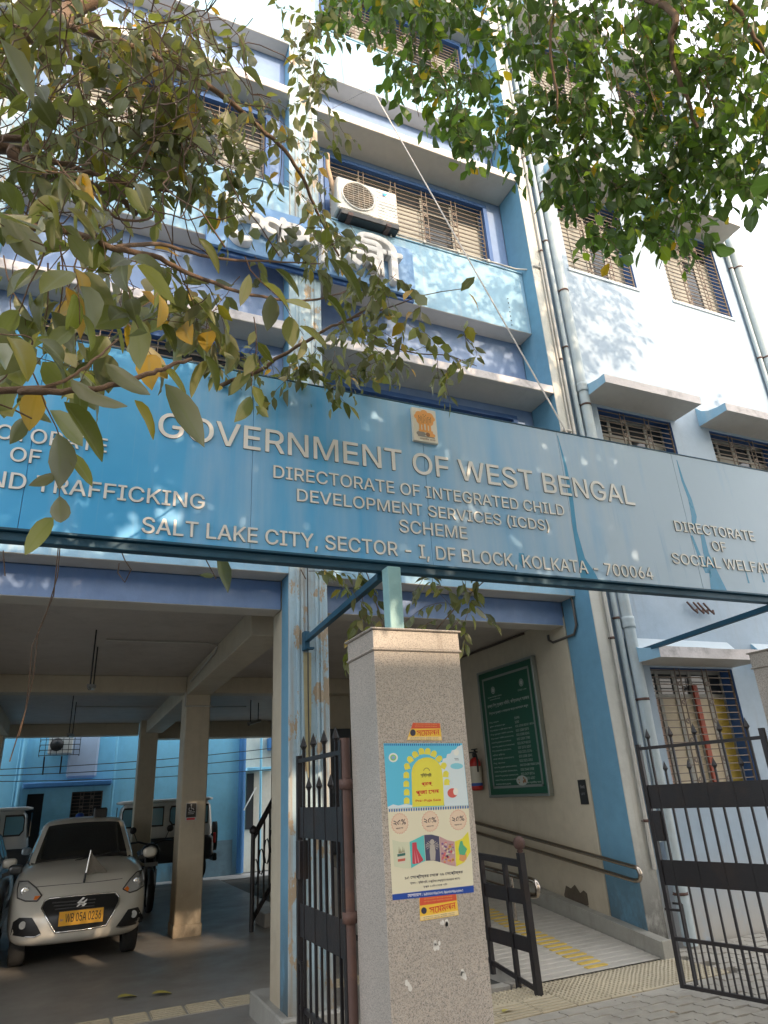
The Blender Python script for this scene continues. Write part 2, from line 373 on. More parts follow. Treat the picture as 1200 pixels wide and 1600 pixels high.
def text_mb(s, o, ux, uy, nrm, width=None, height=None, ext=.004, bold=.0, mb=None, mi=0, side=None, center=False, spacing=1.0, bevel=0):
    cu = bpy.data.curves.new('txt', 'FONT'); cu.body = s if s.isascii() else bn(s); cu.size = 1; cu.space_character = spacing; cu.resolution_u = 3
    cu.extrude = 0.0 if ext <= 0 else .5
    latin = FONT is not None and s.isascii()
    if latin: cu.font = FONT; cu.extrude = 0
    ob = bpy.data.objects.new('txt', cu); COL.objects.link(ob)
    pieces = outline_meshes(ob) if latin else []
    dg = bpy.context.evaluated_depsgraph_get(); me = bpy.data.meshes.new_from_object(ob.evaluated_get(dg))
    vs = [v.co.copy() for v in me.vertices]; fs = [list(p.vertices) for p in me.polygons]; nz = [p.normal.z for p in me.polygons]
    if pieces:
        vs = []; fs = []; nz = []
        for a_, b_, c_ in pieces: o_ = len(vs); vs += a_; fs += [[o_ + i for i in f] for f in b_]; nz += c_
    bpy.data.objects.remove(ob); bpy.data.curves.remove(cu); bpy.data.meshes.remove(me)
    mb = mb or MB()
    if not vs: return mb
    x0 = min(v.x for v in vs); x1 = max(v.x for v in vs); y0 = min(v.y for v in vs); y1 = max(v.y for v in vs)
    sx = (width / (x1 - x0)) if width else None; sy = (height / (y1 - y0)) if height else None
    sx = sx or sy; sy = sy or sx
    o = Vector(o); ux = Vector(ux); uy = Vector(uy); nrm = Vector(nrm)
    off = (x1 - x0) * sx / 2 if center else 0
    pts = [o + ux * ((v.x - x0) * sx - off) + uy * ((v.y - y0) * sy) + nrm * ((v.z + .5) * ext if ext > 0 else 0) for v in vs]
    H_ = (y1 - y0) * sy; q_ = MB()
    q_.v = [tuple(p) for p in pts]; q_.f = fs; q_.m = [side if (side is not None and abs(z) < .5) else mi for z in nz]; q_.smooth = [False] * len(fs)
    if bold > 0: q_ = embolden(q_, bold * H_, ux, uy, nrm, .00003)
    mb.add(q_.v, q_.f); mb.m[-len(q_.m):] = q_.m
    return mb
def islands(mb):
    par = list(range(len(mb.v)))
    # weld coincident vertices first so that one letter is one island
    key = {}
    def find(i):
        while par[i] != i: par[i] = par[par[i]]; i = par[i]
        return i
    for i, v in enumerate(mb.v):
        k = tuple(round(c, 5) for c in v)
        if k in key: par[find(i)] = find(key[k])
        else: key[k] = i
    for f in mb.f:
        for j in f[1:]: par[find(j)] = find(f[0])
    out = {}; idx = {}
    for f, m_ in zip(mb.f, mb.m):
        r = find(f[0]); q = out.setdefault(r, MB()); d = idx.setdefault(r, {})
        g = []
        for j in f:
            if j not in d: d[j] = len(q.v); q.v.append(mb.v[j])
            g.append(d[j])
        q.f.append(g); q.m.append(m_); q.smooth.append(False)
    # contours of the same letter overlap sideways: put them together again
    L_ = sorted(out.values(), key=lambda q: min(v[0] for v in q.v)); res = []
    for q in L_:
        a, b = min(v[0] for v in q.v), max(v[0] for v in q.v)
        if res:
            a0, b0 = min(v[0] for v in res[-1].v), max(v[0] for v in res[-1].v)
            if min(b, b0) - a > .45 * min(b - a, b0 - a0): res[-1].add(q.v, q.f); res[-1].m[-len(q.m):] = q.m; continue
        res.append(q)
    return res
XN, ZN, YN = Vector((1, 0, 0)), Vector((0, 0, 1)), Vector((0, -1, 0))

def wall_holes(mb, x0, x1, z0, z1, y, holes, depth, mf=0, mr=1):
    xs = sorted({x0, x1, *[h[0] for h in holes], *[h[1] for h in holes]}); zs = sorted({z0, z1, *[h[2] for h in holes], *[h[3] for h in holes]})
    for i in range(len(xs) - 1):
        for j in range(len(zs) - 1):
            cx, cz = (xs[i] + xs[i + 1]) / 2, (zs[j] + zs[j + 1]) / 2
            if any(h[0] < cx < h[1] and h[2] < cz < h[3] for h in holes): continue
            mb.add([(xs[i], y, zs[j]), (xs[i + 1], y, zs[j]), (xs[i + 1], y, zs[j + 1]), (xs[i], y, zs[j + 1])], [(0, 1, 2, 3)], mf)
    for a, b, c, d in holes:
        q = y + depth
        mb.add([(a, y, c), (a, y, d), (a, q, d), (a, q, c)], [(0, 1, 2, 3)], mr)
        mb.add([(b, y, c), (b, q, c), (b, q, d), (b, y, d)], [(0, 1, 2, 3)], mr)
        mb.add([(a, y, d), (b, y, d), (b, q, d), (a, q, d)], [(0, 1, 2, 3)], mr)
        mb.add([(a, y, c), (a, q, c), (b, q, c), (b, y, c)], [(0, 1, 2, 3)], mf)
# ================================================================== GROUND
def gz(x, y):      # the forecourt rises a little towards the ramp
    t = min(1, max(0, (x - 2.0) / 1.2)); u = min(1, max(0, (y - 2.0) / 2.5)) * (1 - min(1, max(0, (y - 6.0) / .1)))
    return .14 * t * u
g = MB()
gx = [-60, -20, -9, -3, 0, 1, 2, 2.4, 2.8, 3.2, 4, 6, 9, 12, 60]; gy = [-60, -30, -12, -3, 0, 1, 2, 3, 3.8, 4.5, 5.2, 5.7, 6.0, 6.15, 17, 30, 90]
vs = [(x, y, gz(x, y) - .03 - (0.02 if y < 6.1 or y > 16.9 else 0)) for x in gx for y in gy]
g.add(vs, [(i * len(gy) + j, (i + 1) * len(gy) + j, (i + 1) * len(gy) + j + 1, i * len(gy) + j + 1) for i in range(len(gx) - 1) for j in range(len(gy) - 1)])
solo('ground', g, M['asphalt'], kind='structure')
fl = MB().box(-8, 3.3, 5.3, 17.0, -.2, 0, bev=.01)
solo('parking_floor', fl, M['cement'], kind='structure')
solo('back_lane', MB().box(-30, 30, 17.0, 17.95, -.2, -.035), paint('pale lane concrete', (.42, .41, .39), var=.15, grime=.3), kind='structure')

# ================================================================== OFFICE BUILDING
B = thing('office_building', 'pale blue four storey office block on pillars with open parking underneath', 'building', (1.77, 5.5, 0))
def bpart(name, mb, mats, **k): return part(name, mb, mats, B, **k)
def facebox(x0, x1, y0, y1, z0, z1, mf, mside, bev=.006):
    b = bmesh.new(); bmesh.ops.create_cube(b, size=1)
    for v in b.verts: v.co = Vector(((x0 + x1) / 2 + v.co.x * (x1 - x0), (y0 + y1) / 2 + v.co.y * (y1 - y0), (z0 + z1) / 2 + v.co.z * (z1 - z0)))
    bmesh.ops.bevel(b, geom=b.edges[:], offset=bev, segments=1, affect='EDGES'); b.normal_update()
    mb = MB(); b.verts.index_update()
    for f in b.faces:
        mi = 0 if f.normal.y < -.5 else 1
        if f.normal.z < -.6: mi = 2
        mb.f.append([v.index for v in f.verts]); mb.m.append(mi); mb.smooth.append(False)
    mb.v = [tuple(v.co) for v in b.verts]; b.free(); return mb
TOP = 14.2
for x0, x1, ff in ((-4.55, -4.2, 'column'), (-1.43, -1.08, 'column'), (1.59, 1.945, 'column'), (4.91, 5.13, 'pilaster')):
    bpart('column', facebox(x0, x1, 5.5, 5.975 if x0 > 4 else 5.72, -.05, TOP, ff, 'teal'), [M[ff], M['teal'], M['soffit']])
    if x0 < 4:
        bpart('column', MB().box(x0 + .004, x1 - .004, 5.722, 6.02, -.05, TOP - .1, bev=.008), M['beige'])
        bpart('plinth', MB().box(x0 - .06, x1 + .05, 5.44, 6.4, -.05, .165, bev=.012), M['skirt'])
# moulding grooves on the visible column
mb = MB()
for x in (1.66, 1.70, 1.83, 1.87): mb.box(x, x + .022, 5.490, 5.502, .3, TOP - .01)
bpart('pilaster_moulding', mb, M['column'])
# a dark cable running down the column
bpart('cable', MB().tube([(1.755, 5.48, 3.9), (1.757, 5.482, 3.0), (1.752, 5.48, 2.4), (1.758, 5.482, 1.6), (1.755, 5.48, .9)], .005, 6), M['black'])

BAYS = [(-4.2, -1.43, 5.49, 5.73, 5.42, 3.12, 3.385), (-1.08, 1.59, 5.49, 5.73, 5.42, 3.12, 3.385), (1.945, 4.91, 5.72, 5.98, 5.503, 3.18, 3.45)]
PAR = [(3.45, 4.42), (6.96, 7.94), (10.46, 11.44)]
SLAB = [(5.93, 6.04), (9.43, 9.56), (12.95, 13.08)]
def grille(x0, x1, z0, z1, y, step=.075, vert=2, mid=True):
    mb = MB(); k = int((z1 - z0) / step)
    for i in range(k + 1):
        z = z0 + .02 + (z1 - z0 - .04) * i / k; mb.rod((x0, y, z), (x1, y, z), .010)
    n = vert
    for i in range(n):
        xc = x0 + (x1 - x0) * (i + 1) / (n + 1)
        for dx in (-.035, .035): mb.rod((xc + dx, y - .008, z0), (xc + dx, y - .008, z1), .010)
        zz = z0 + .1
        while zz < z1 - .08:
            mb.lathe((xc, y - .012, zz), (0, -1, 0), [(0, .030), (.006, .030), (.006, .012), (0, .012)], 8, sm=False); zz += step * 2.6
    for x in (x0 + .01, x1 - .01): mb.rod((x, y, z0), (x, y, z1), .018)
    return mb
def window(x0, x1, z0, z1, y, depth, panes=4, vert=2, broken=False, label=None, colours=None):
    fr = MB()
    fy = y + depth - .03
    for i in range(panes + 1):
        x = x0 + (x1 - x0) * i / panes; fr.box(x - .022, x + .022, fy, fy + .05, z0, z1)
    for z in (z0 + .02, z1 - .02, z0 + (z1 - z0) * .78): fr.box(x0, x1, fy + .004, fy + .046, z - .018, z + .018)
    wn = bpart('window', fr, M['curtain'], label=label)
    for i in range(panes):
        a = x0 + (x1 - x0) * i / panes + .022; b = x0 + (x1 - x0) * (i + 1) / panes - .022
        mt = colours[i % len(colours)] if colours else (M['curtain'] if (i + int(x0 * 3)) % 3 else M['glass_dark'])
        part('pane', MB().box(a, b, fy + .015, fy + .03, z0, z0 + (z1 - z0) * .78 - .018), mt, wn)
        part('pane', MB().box(a, b, fy + .015, fy + .03, z0 + (z1 - z0) * .78 + .018, z1), M['glass_dark'], wn)
    part('grille', grille(x0, x1, z0, z1, y + .035, vert=vert), M['grille'], wn)
    return wn
for bi, (bx0, bx1, py, wy, sy, bz0, bz1) in enumerate(BAYS):
    wx0, wx1 = [(-3.9, -1.75), (-.72, 1.36), (2.25, 4.60)][bi]
    holes = [(wx0, wx1, 4.42, 5.76), (wx0, wx1, 7.94, 9.27), (wx0, wx1, 11.44, 12.8)]
    mb = MB(); wall_holes(mb, bx0, bx1, bz1, TOP, wy, holes, .14)
    bpart('wall', mb, [M['peri'], M['navy']])
    for fi, h in enumerate(holes):
        window(*h, wy, .14, panes=5 if bi == 2 else 4, vert=4 if bi == 2 else 3)
        # dark blue surround, proud of the wall
        sr = MB().box(h[0] - .06, h[0], wy - .025, wy - .001, h[2], h[3] + .06).box(h[1], h[1] + .06, wy - .025, wy - .001, h[2], h[3] + .06).box(h[0], h[1], wy - .025, wy - .001, h[3], h[3] + .06)
        bpart('window_surround', sr, M['navy'])
    for (a, b) in PAR:
        if a < 4: a = bz1
        bpart('parapet', facebox(bx0 + .002, bx1 - .002, py, wy - .002, a, b, 0, 0), [M['light_blue'], M['light_blue'], M['soffit']])
        bpart('ledge', MB().box(bx0 + .004, bx1 - .004, py - .015, wy - .03, b + .001, b + .022, bev=.004), M['light_blue'])
    for (a, b) in SLAB:
        bpart('sun_slab', facebox(bx0 + .002, bx1 - .002, sy, wy - .002, a, b, 0, 0), [M['lip'], M['lip'], M['soffit']])
    bpart('beam', facebox(bx0 + .002, bx1 - .002, wy + .002, wy + .25, bz0, bz1 - .001, 0, 0), [M['peri'], M['beige'], M['soffit']])
# parapet rail pipe in the right bay and its hook to the column
bpart('pipe', MB().tube([(2.95, 5.70, 7.985), (4.80, 5.70, 7.985), (4.93, 5.60, 7.93), (4.93, 5.485, 7.90), (5.06, 5.485, 7.90)], .012, 8)
      .tube([(2.95, 5.70, 7.985), (2.95, 5.70, 7.90)], .012, 8), M['conduit'])
mb = MB()
for x in (3.4, 3.9, 4.35): mb.box(x, x + .03, 5.68, 5.72, 7.96, 8.0)
bpart('pipe_clip', mb, M['conduit'])
# joint line and screw strip on right bay parapet
mb = MB()
for i in range(7): mb.box(4.60, 4.612, 5.712, 5.719, 7.02 + i * .07, 7.032 + i * .07)
bpart('screw', mb, M['black'])
# ceiling, beams and pillars of the parking hall
bpart('ceiling', MB().box(-8, 5.1, 6.1, 16.85, 3.29, 3.44), M['ceiling'])
def bm_(x0, x1, y0, y1, z0, mat='beige'): bpart('beam', MB().box(x0, x1, y0, y1, z0, 3.288, bev=.008), M[mat])
bm_(-8, 1.459, 10.32, 10.62, 3.055); bm_(1.801, 4.9, 10.32, 10.62, 3.055)
bm_(-8, 1.36, 16.55, 16.8, 3.03, 'beige'); bm_(1.74, 4.9, 16.4, 16.8, 2.93, 'beige')
for x in (-1.5, 1.46):
    bm_(x, x + .34, 6.34, 10.26, 3.02); bm_(x, x + .34, 10.74, 16.0, 3.02)
    bpart('pillar', MB().box(x, x + .34, 10.27, 10.73, 0.0, 3.286, bev=.012), M['beige_col'])
    bpart('plinth', MB().box(x - .012, x + .352, 10.255, 10.745, -.01, .14, bev=.01), M['beige_col'])
    bpart('pillar', MB().box(x - .11, x + .26, 16.02, 16.4, 0.0, 3.286, bev=.012), M['beige_col'])
bpart('pipe', MB().tube([(1.44, 10.255, 2.86), (1.82, 10.255, 2.86)], .012, 6).tube([(1.44, 10.255, 2.86), (1.44, 10.255, 3.05)], .012, 6), M['conduit'])
bpart('conduit', MB().tube([(.23, 7.94, 3.275), (1.33, 7.94, 3.275), (1.44, 7.94, 3.25), (1.44, 8.05, 3.2), (1.445, 9.9, 3.15)], .011, 6), M['conduit'])
bpart('conduit', MB().tube([(.02, 13.6, 3.275), (1.45, 13.7, 3.275)], .012, 6).tube([(1.9, 13.7, 3.275), (3.1, 13.7, 3.275)], .012, 6), M['conduit'])
# side wall of the ramp bay
bpart('wall', MB().box(4.92, 5.12, 5.976, 16.8, -.1, 3.288), M['beige'])
bpart('door_jamb', MB().box(4.895, 4.919, 5.977, 6.27, .1, 3.287, bev=.005), M['beige'])
# rear wall and stair enclosure of the ramp bay
bpart('wall', MB().box(2.85, 4.915, 10.66, 10.8, 0, 3.288), M['beige'])
dr = bpart('door', MB().box(3.2, 4.1, 10.62, 10.655, .5, 2.55, bev=.006), plain('dark door', (.06, .07, .08), .6))
for z0, z1 in ((.65, 1.45), (1.6, 2.4)): 
    for x0 in (3.28, 3.70): part('panel', MB().box(x0, x0 + .32, 10.605, 10.619, z0, z1, bev=.005), plain('dark door panel', (.09, .10, .11), .6), dr)
# upper rear shell keeps the sky out of the rooms
bpart('rear_wall', MB().box(-8, 9.3, 10.8, 11.0, 3.45, TOP).box(-8.2, -8, 5.98, 11, 0, TOP), M['light_blue'])
bpart('roof', MB().box(-8.2, 9.5, 5.5, 11.05, TOP, TOP + .2), M['lip'])
bpart('wall', MB().box(-8, -4.55, 5.98, 6.1, 3.18, TOP), M['light_blue'])

# ------------------------------------------------ right wing
WY = 5.55
WA, WB = (5.60, 6.83), (7.53, 8.78)
FL = [(1.42, 2.66), (4.70, 5.90), (8.13, 9.62), (11.6, 13.0)]
holes = [(a, b, c, d) for a, b in (WA, WB) for c, d in FL]
mb = MB(); wall_holes(mb, 5.13, 9.33, -.1, TOP, WY, holes, .2)
mb.add([(9.33, WY, -.1), (9.33, 11, -.1), (9.33, 11, TOP), (9.33, WY, TOP)], [(0, 1, 2, 3)], 0)
bpart('wing_wall', mb, [M['wing'], M['navy']])
yel = paint('yellow cupboard', (.42, .30, .05), var=.1, bump=0); redc = paint('red door frame', (.45, .10, .06), var=.2, bump=0); crm = paint('cream shutter board', (.55, .47, .33), var=.12, streak=.3, streak_col=(.35, .2, .12), bump=.05)
pnk = paint('pink stained board', (.52, .36, .28), var=.15, bump=.05)
for a, b in (WA, WB):
    for fi, (c, d) in enumerate(FL):
        if fi == 0: window(a, b, c, d, WY, .2, panes=5, vert=2, colours=[pnk, crm, crm, crm, yel], label='window with cream and yellow boards behind its grille')
        else: window(a, b, c, d, WY, .2, panes=4, vert=2)
        bpart('window_sill', MB().box(a - .03, b + .03, WY - .02, WY + .05, c - .05, c - .002, bev=.006), M['white_blue'])
part('door_frame', MB().box(6.33, 6.39, WY + .14, WY + .165, 1.43, 2.5), redc, B)
def chajja(x0, x1, zb):
    prof = [(WY, zb), (5.1, zb + .0), (5.1, zb + .11), (5.22, zb + .115), (5.36, zb + .14), (5.46, zb + .19), (5.53, zb + .27), (WY, zb + .29)]
    mb = MB(); n = len(prof); X = [x0] + [x0 + (x1 - x0) * i / 8 for i in range(1, 8)] + [x1]
    vs = []
    for i, x in enumerate(X):
        for j, (y, z) in enumerate(prof):
            jt = (noise.noise(Vector((x * 7, j * 3.1, zb))) * .012) if 0 < j < 4 else 0
            vs.append((x, y + (jt if j == 2 else 0), z + (jt if j in (2, 3) else 0)))
    for i in range(len(X) - 1):
        for j in range(n - 1):
            mb_f = (i * n + j, (i + 1) * n + j, (i + 1) * n + j + 1, i * n + j + 1)
            mb.add([vs[k] for k in mb_f], [(0, 1, 2, 3)], 2 if j == 0 else (0 if j == 1 else 1))
    for x, rev in ((x0, 0), (x1, 1)):
        p = [(x, y, z) for y, z in prof]; mb.add(p, [list(range(n))[::(1 if rev else -1)]], 3)
    return bpart('sunshade', mb, [M['lip'], M['white_blue'], M['soffit'], M['light_blue']])
for x0, x1 in ((5.36, 6.92), (7.37, 8.98)):
    for zb in (5.94, 9.66, 13.1): chajja(x0, x1, zb)
chajja(5.32, 6.86, 2.68); chajja(7.25, 8.98, 2.68)
# fixed marks: sign anchors and wall rust brackets
mb = MB()
for i, dx in enumerate((0, .10, .17, .26)):
    o = Vector((6.35 + dx, WY - .02, 3.42)); mb.tube([o, o + Vector((.02, -.05, -.10)), o + Vector((.06, -.06, -.14)), o + Vector((.09, -.03, -.09))], .012, 6)
bpart('cable_coil', mb, M['rust'])
# drain pipes and conduits on the corner
def dpipe(x, r, z0, z1, y, mat='pipe', coll=True):
    mb = MB().tube([(x, y, z0), (x, y, z1)], r, 16)
    p = bpart('drain_pipe', mb, M[mat])
    if coll:
        for z in coll if isinstance(coll, tuple) else (): part('pipe_collar', MB().lathe((x, y, z), (0, 0, 1), [(0, r), (0, r * 1.14), (.02, r * 1.2), (.05, r * 1.14), (.07, r * 1.14), (.09, r * 1.2), (.12, r * 1.14), (.12, r)], 16), M[mat], p)
        z = z0 + .4
        while z < z1:
            part('clamp', MB().lathe((x, y, z), (0, 0, 1), [(0, r + .002), (0, r + .006), (.025, r + .006), (.025, r + .002)], 14).rod((x - r - .03, y, z + .012), (x + r + .0, WY, z + .012), .010), M['rust'], p); z += 1.75
    return p
dpipe(5.33, .062, .15, TOP, 5.46, coll=(3.05, 6.0, 9.5)); dpipe(5.215, .03, 1.0, TOP, 5.49)
dpipe(5.09, .019, .78, TOP, 5.475, 'conduit')
dpipe(9.16, .07, 0, TOP, 5.46, coll=(6.2, 10.0)); dpipe(9.045, .03, 0, TOP, 5.5)
bpart('conduit', MB().tube([(5.045, 5.485, 4.2), (5.045, 5.485, 8.0)], .012, 6).tube([(4.80, 5.78, 5.05), (4.88, 5.6, 5.30), (4.93, 5.485, 5.42), (5.05, 5.485, 5.42)], .02, 8), M['conduit'])
bpart('pipe', MB().tube([(4.885, 5.80, 3.52), (4.885, 5.76, 3.4), (4.885, 5.76, 3.14), (4.885, 5.82, 3.05), (4.885, 6.2, 3.04), (4.885, 6.27, 3.08), (4.885, 6.27, 3.14)], .014, 8), plain('dark galvanised pipe', (.10, .09, .08), .6))
bpart('conduit', MB().tube([(4.90, 6.75, 3.265), (4.90, 10.3, 3.265)], .014, 6), plain('dark ceiling conduit', (.08, .06, .05), .6))
bpart('peeled_patch', MB().prism([(0, 0), (.10, .02), (.2, -.01), (.36, .03), (.38, .11), (.30, .15), (.24, .12), (.17, .19), (.10, .15), (.02, .17), (-.03, .08)], (4.916, 6.64, .40), (0, -1, 0), ZN, (-1, 0, 0), .003), paint('bare damp plaster', (.11, .085, .06), var=.4, vscale=20, bump=.5))

# ------------------------------------------------ ramp, kerb, tiles
RZ0, RY0, RSL = .145, 5.28, .125
def rz(y): return RZ0 + (y - RY0) * RSL
mb = MB(); n = 56
for i in range(n):
    y = RY0 + i * .09; z = rz(y)
    mb.add([(3.42, y, z), (4.79, y, z), (4.79, y + .012, z + .007), (3.42, y + .012, z + .007), (4.79, y + .075, rz(y + .075) + .004), (3.42, y + .075, rz(y + .075) + .004), (4.79, y + .09, rz(y + .09)), (3.42, y + .09, rz(y + .09))],
           [(0, 1, 2, 3), (3, 2, 4, 5), (5, 4, 6, 7)])
mb.add([(3.42, RY0, 0), (3.42, RY0, rz(RY0)), (3.42, RY0 + n * .09, rz(RY0 + n * .09)), (3.42, RY0 + n * .09, 0)], [(0, 1, 2, 3)])
rp = solo('ramp', mb, M['ramp'], kind='structure')
for i in range(34):
    y = RY0 + .05 + i * .09
    part('yellow_bar', MB().box(4.06 + random.uniform(-.008, .008), 4.28 + random.uniform(-.008, .008), y, y + .055, rz(y + .05) - .01, rz(y + .05) + .007, bev=.003), M['yellow'], rp)
kb = MB(); vs = []
for y in (5.24, 6.5, 8, 10.3):
    zt = .265 + (y - 5.23) * .137
    vs += [(4.80, y, .0), (4.80, y, zt), (4.915, y, zt), (4.915, y, .0)]
kb.add(vs, [(4 * i + j, 4 * i + (j + 1) % 4, 4 * i + 4 + (j + 1) % 4, 4 * i + 4 + j) for i in range(3) for j in range(4)] + [(3, 2, 1, 0)])
kb.box(4.79, 4.92, 5.225, 5.239, .02, .28, bev=.004)
solo('ramp_kerb', kb, M['curb'], kind='structure')
# tactile paving: dome tiles then bar tiles
tp = MB().box(2.6, 4.9, 4.3, 5.27, 0.03, .128)
tp = solo('tactile_paving', tp, M['ramp'], kind='structure')
def dome_mesh(s=.29):
    mb = MB().box(-s / 2, s / 2, -s / 2, s / 2, 0, .012, bev=.003); k = 7
    for i in range(k):
        for j in range(k):
            x = (i + .5) / k * s - s / 2; y = (j + .5) / k * s - s / 2; r = s / k * .36
            mb.add([(x - r, y - r, .012), (x + r, y - r, .012), (x + r, y + r, .012), (x - r, y + r, .012), (x - r * .5, y - r * .5, .020), (x + r * .5, y - r * .5, .020), (x + r * .5, y + r * .5, .020), (x - r * .5, y + r * .5, .020)],
                   [(4, 5, 6, 7), (0, 1, 5, 4), (1, 2, 6, 5), (2, 3, 7, 6), (3, 0, 4, 7)])
    return mb.mesh('tactile_tile', M['tactile'])
def bar_mesh(s=.29):
    mb = MB().box(-s / 2, s / 2, -s / 2, s / 2, 0, .012, bev=.003)
    for i in range(5): mb.box(-s / 2 + .01, s / 2 - .01, -s / 2 + .022 + i * .055, -s / 2 + .048 + i * .055, .010, .019, bev=.004)
    return mb.mesh('guide_tile', M['tactile'])
dm, br = dome_mesh(), bar_mesh()
def child(name, me, parent, loc, rot=0):
    o = bpy.data.objects.new(name, me); COL.objects.link(o); o.parent = parent; o.location = Vector(loc) - wloc(parent); o.rotation_euler.z = rot; return o
for i in range(5):
    for j in range(2): child('tactile_tile', dm, tp, (3.58 + i * .295, 5.11 - j * .295, .128))
for i in range(4): child('guide_tile', br, tp, (3.28 - i * .295, 4.815 + .0, .128))
for i in range(3): child('tactile_tile', dm, tp, (3.28 - i * .295, 5.11, .128))
# interlocking pavers
def paver_mesh(v):
    L, W = .235, .118; pts = []
    for k in range(9): t = k / 8; pts.append((-L / 2 + L * t, -W / 2 + .010 * math.sin(t * 2 * math.pi)))
    pts.append((L / 2 + .008, -W / 6)); pts.append((L / 2 - .008, W / 6))
    for k in range(9): t = 1 - k / 8; pts.append((-L / 2 + L * t, W / 2 + .010 * math.sin(t * 2 * math.pi)))
    pts.append((-L / 2 - .008, W / 6)); pts.append((-L / 2 + .008, -W / 6))
    pts = [(x * .965, y * .95) for x, y in pts]
    b = bmesh.new(); vs = [b.verts.new((x, y, 0)) for x, y in pts]; f = b.faces.new(vs)
    r = bmesh.ops.extrude_face_region(b, geom=[f]); tv = [e for e in r['geom'] if isinstance(e, bmesh.types.BMVert)]
    for q in tv: q.co.z += .05
    bmesh.ops.recalc_face_normals(b, faces=b.faces); mb = MB(); mb.bm(b); return mb.mesh('paver', M['paver'])
pm = [paver_mesh(i) for i in range(2)]
pv = solo('paved_forecourt', MB().box(2.0, 7.4, 2.9, 5.54, -.02, .07), paint('sandy paver bedding', (.24, .22, .18), var=.2), kind='structure')
cnt = 0
for j in range(24):
    for i in range(40):
        x = 2.5 + i * .243 + (j % 2) * .12; y = 3.72 + j * .123
        if y > 5.5 or x > 7.2: continue
        if 2.55 < x < 4.98 and 4.62 < y < 5.35: continue
        if y < 4.62 and x < 2.9: continue
        X, Y, Dp = proj((x, y, .13))
        if not (700 < X < 1230 and 1440 < Y < 1640) or cnt >= 300: continue
        if x > 4.9 and y > 5.45: continue
        o = child('paver', pm[cnt % 2], pv, (x, y, .084 + random.uniform(-.003, .003)), random.uniform(-.012, .012)); cnt += 1
# cream tile strip across the parking mouth
ds = solo('tile_strip', MB().box(-2.5, 3.3, 6.70, 6.99, -.01, .003), M['skirt'], kind='structure')
bm2 = bar_mesh(.27)
for i in range(16): child('guide_tile', bm2, ds, (-.6 + i * .285 - 1.0, 6.845, -.006))
# damp stain debris by the corner
for k, (px, py, yaw, nm) in enumerate(((183, 1563, .4, 0), (237, 1557, 1.1, 0), (785, 1587, .2, 1), (1048, 1590, 2.0, 1))): pass

# ================================================================== ANNEXE BEHIND
AY = 17.95
A = thing('annexe_building', 'bright sky blue annexe behind the parking hall, barred window under its dark blue ledge', 'building', (0, AY, 0))
abl = paint('bright sky blue annexe paint', (.24, .60, .80), var=.1, streak=.3, streak_col=(.13, .36, .52), grime=.15, grime_col=(.2, .34, .40), low=(-.05, .7, (.25, .36, .40), .8))
adk = paint('deep blue trim paint', (.05, .20, .45), var=.15)
mb = MB(); wall_holes(mb, -12, 4.05, -.1, 7, AY, [(-.75, -.42, .4, 1.95), (.15, .80, .75, 1.95)], .15)
part('wall', mb, [abl, adk], A)
part('wall', MB().box(4.05, 12, AY + .5, AY + 1.0, -.1, 6), paint('cream rear wall', (.62, .60, .52), streak=.2), A)
part('wall_panel', MB().box(-.02, .62, AY - .10, AY - .002, 2.24, 7, bev=.05), paint('grey blue rendered bay', (.42, .50, .62), var=.1, streak=.3, streak_col=(.3, .33, .4)), A)
part('ledge', MB().box(-.85, .95, AY - .38, AY - .004, 2.06, 2.17, bev=.02), adk, A)
w1 = part('window', MB().box(.15, .80, AY + .12, AY + .15, .75, 1.95), M['dark'], A); part('grille', grille(.15, .80, .75, 1.95, AY + .06, vert=2), M['grille'], w1)
part('door', MB().box(-.75, -.42, AY + .1, AY + .14, .4, 1.95), M['dark'], A)
for x, r, mt in ((-.93, .05, abl), (-1.02, .02, abl), (1.0, .03, abl), (3.98, .085, adk), (4.45, .03, abl)):
    part('drain_pipe', MB().tube([(x, AY - .09, 0), (x, AY - .09, 6.9)], r, 10), mt, A)
part('window', MB().box(4.22, 4.40, AY + .42, AY + .52, .9, 2.2), M['dark'], A)
part('awning', MB().box(4.15, 4.9, AY + .1, AY + .5, 2.25, 2.33, bev=.01), abl, A)
part('awning', MB().box(4.75, 5.6, AY + .1, AY + .5, 2.75, 3.05, bev=.01), adk, A)
part('grey_dado', MB().box(2.4, 3.8, AY - .02, AY - .004, -.05, .72, bev=.004), paint('grey blue dado', (.22, .36, .44), var=.15, grime=.3), A)
cg = thing('cage', 'black wire cage holding a small white cooler high on the far blue wall', 'cage', (-.2, AY - .3, 2.7))
mb = MB()
for z in (2.72, 2.83, 2.94, 3.05): mb.rod((-.62, AY - .45, z), (.20, AY - .45, z), .014); mb.rod((-.62, AY - .45, z), (-.62, AY - .02, z), .014); mb.rod((.20, AY - .45, z), (.20, AY - .12, z), .014)
for i in range(8): mb.rod((-.62 + i * .117, AY - .45, 2.72), (-.62 + i * .117, AY - .45, 3.3), .012)
part('wire_frame', mb, M['black'], cg)
part('bracket', MB().rod((-.5, AY - .02, 2.35), (-.5, AY - .4, 2.7), .03).rod((-.15, AY - .12, 2.35), (-.15, AY - .4, 2.7), .03), M['black'], cg)
acx = thing('air_conditioner', 'small white cooler inside the black cage on the far wall', 'air conditioner', (-.2, AY - .25, 2.75))
part('casing', MB().box(-.45, .05, AY - .36, AY - .12, 2.75, 3.15, bev=.02), M['ac_white'], acx); part('fan_grille', MB().lathe((-.28, AY - .361, 2.95), (0, -1, 0), [(0, .14), (.01, .14), (.012, .0)], 16), M['black'], acx)
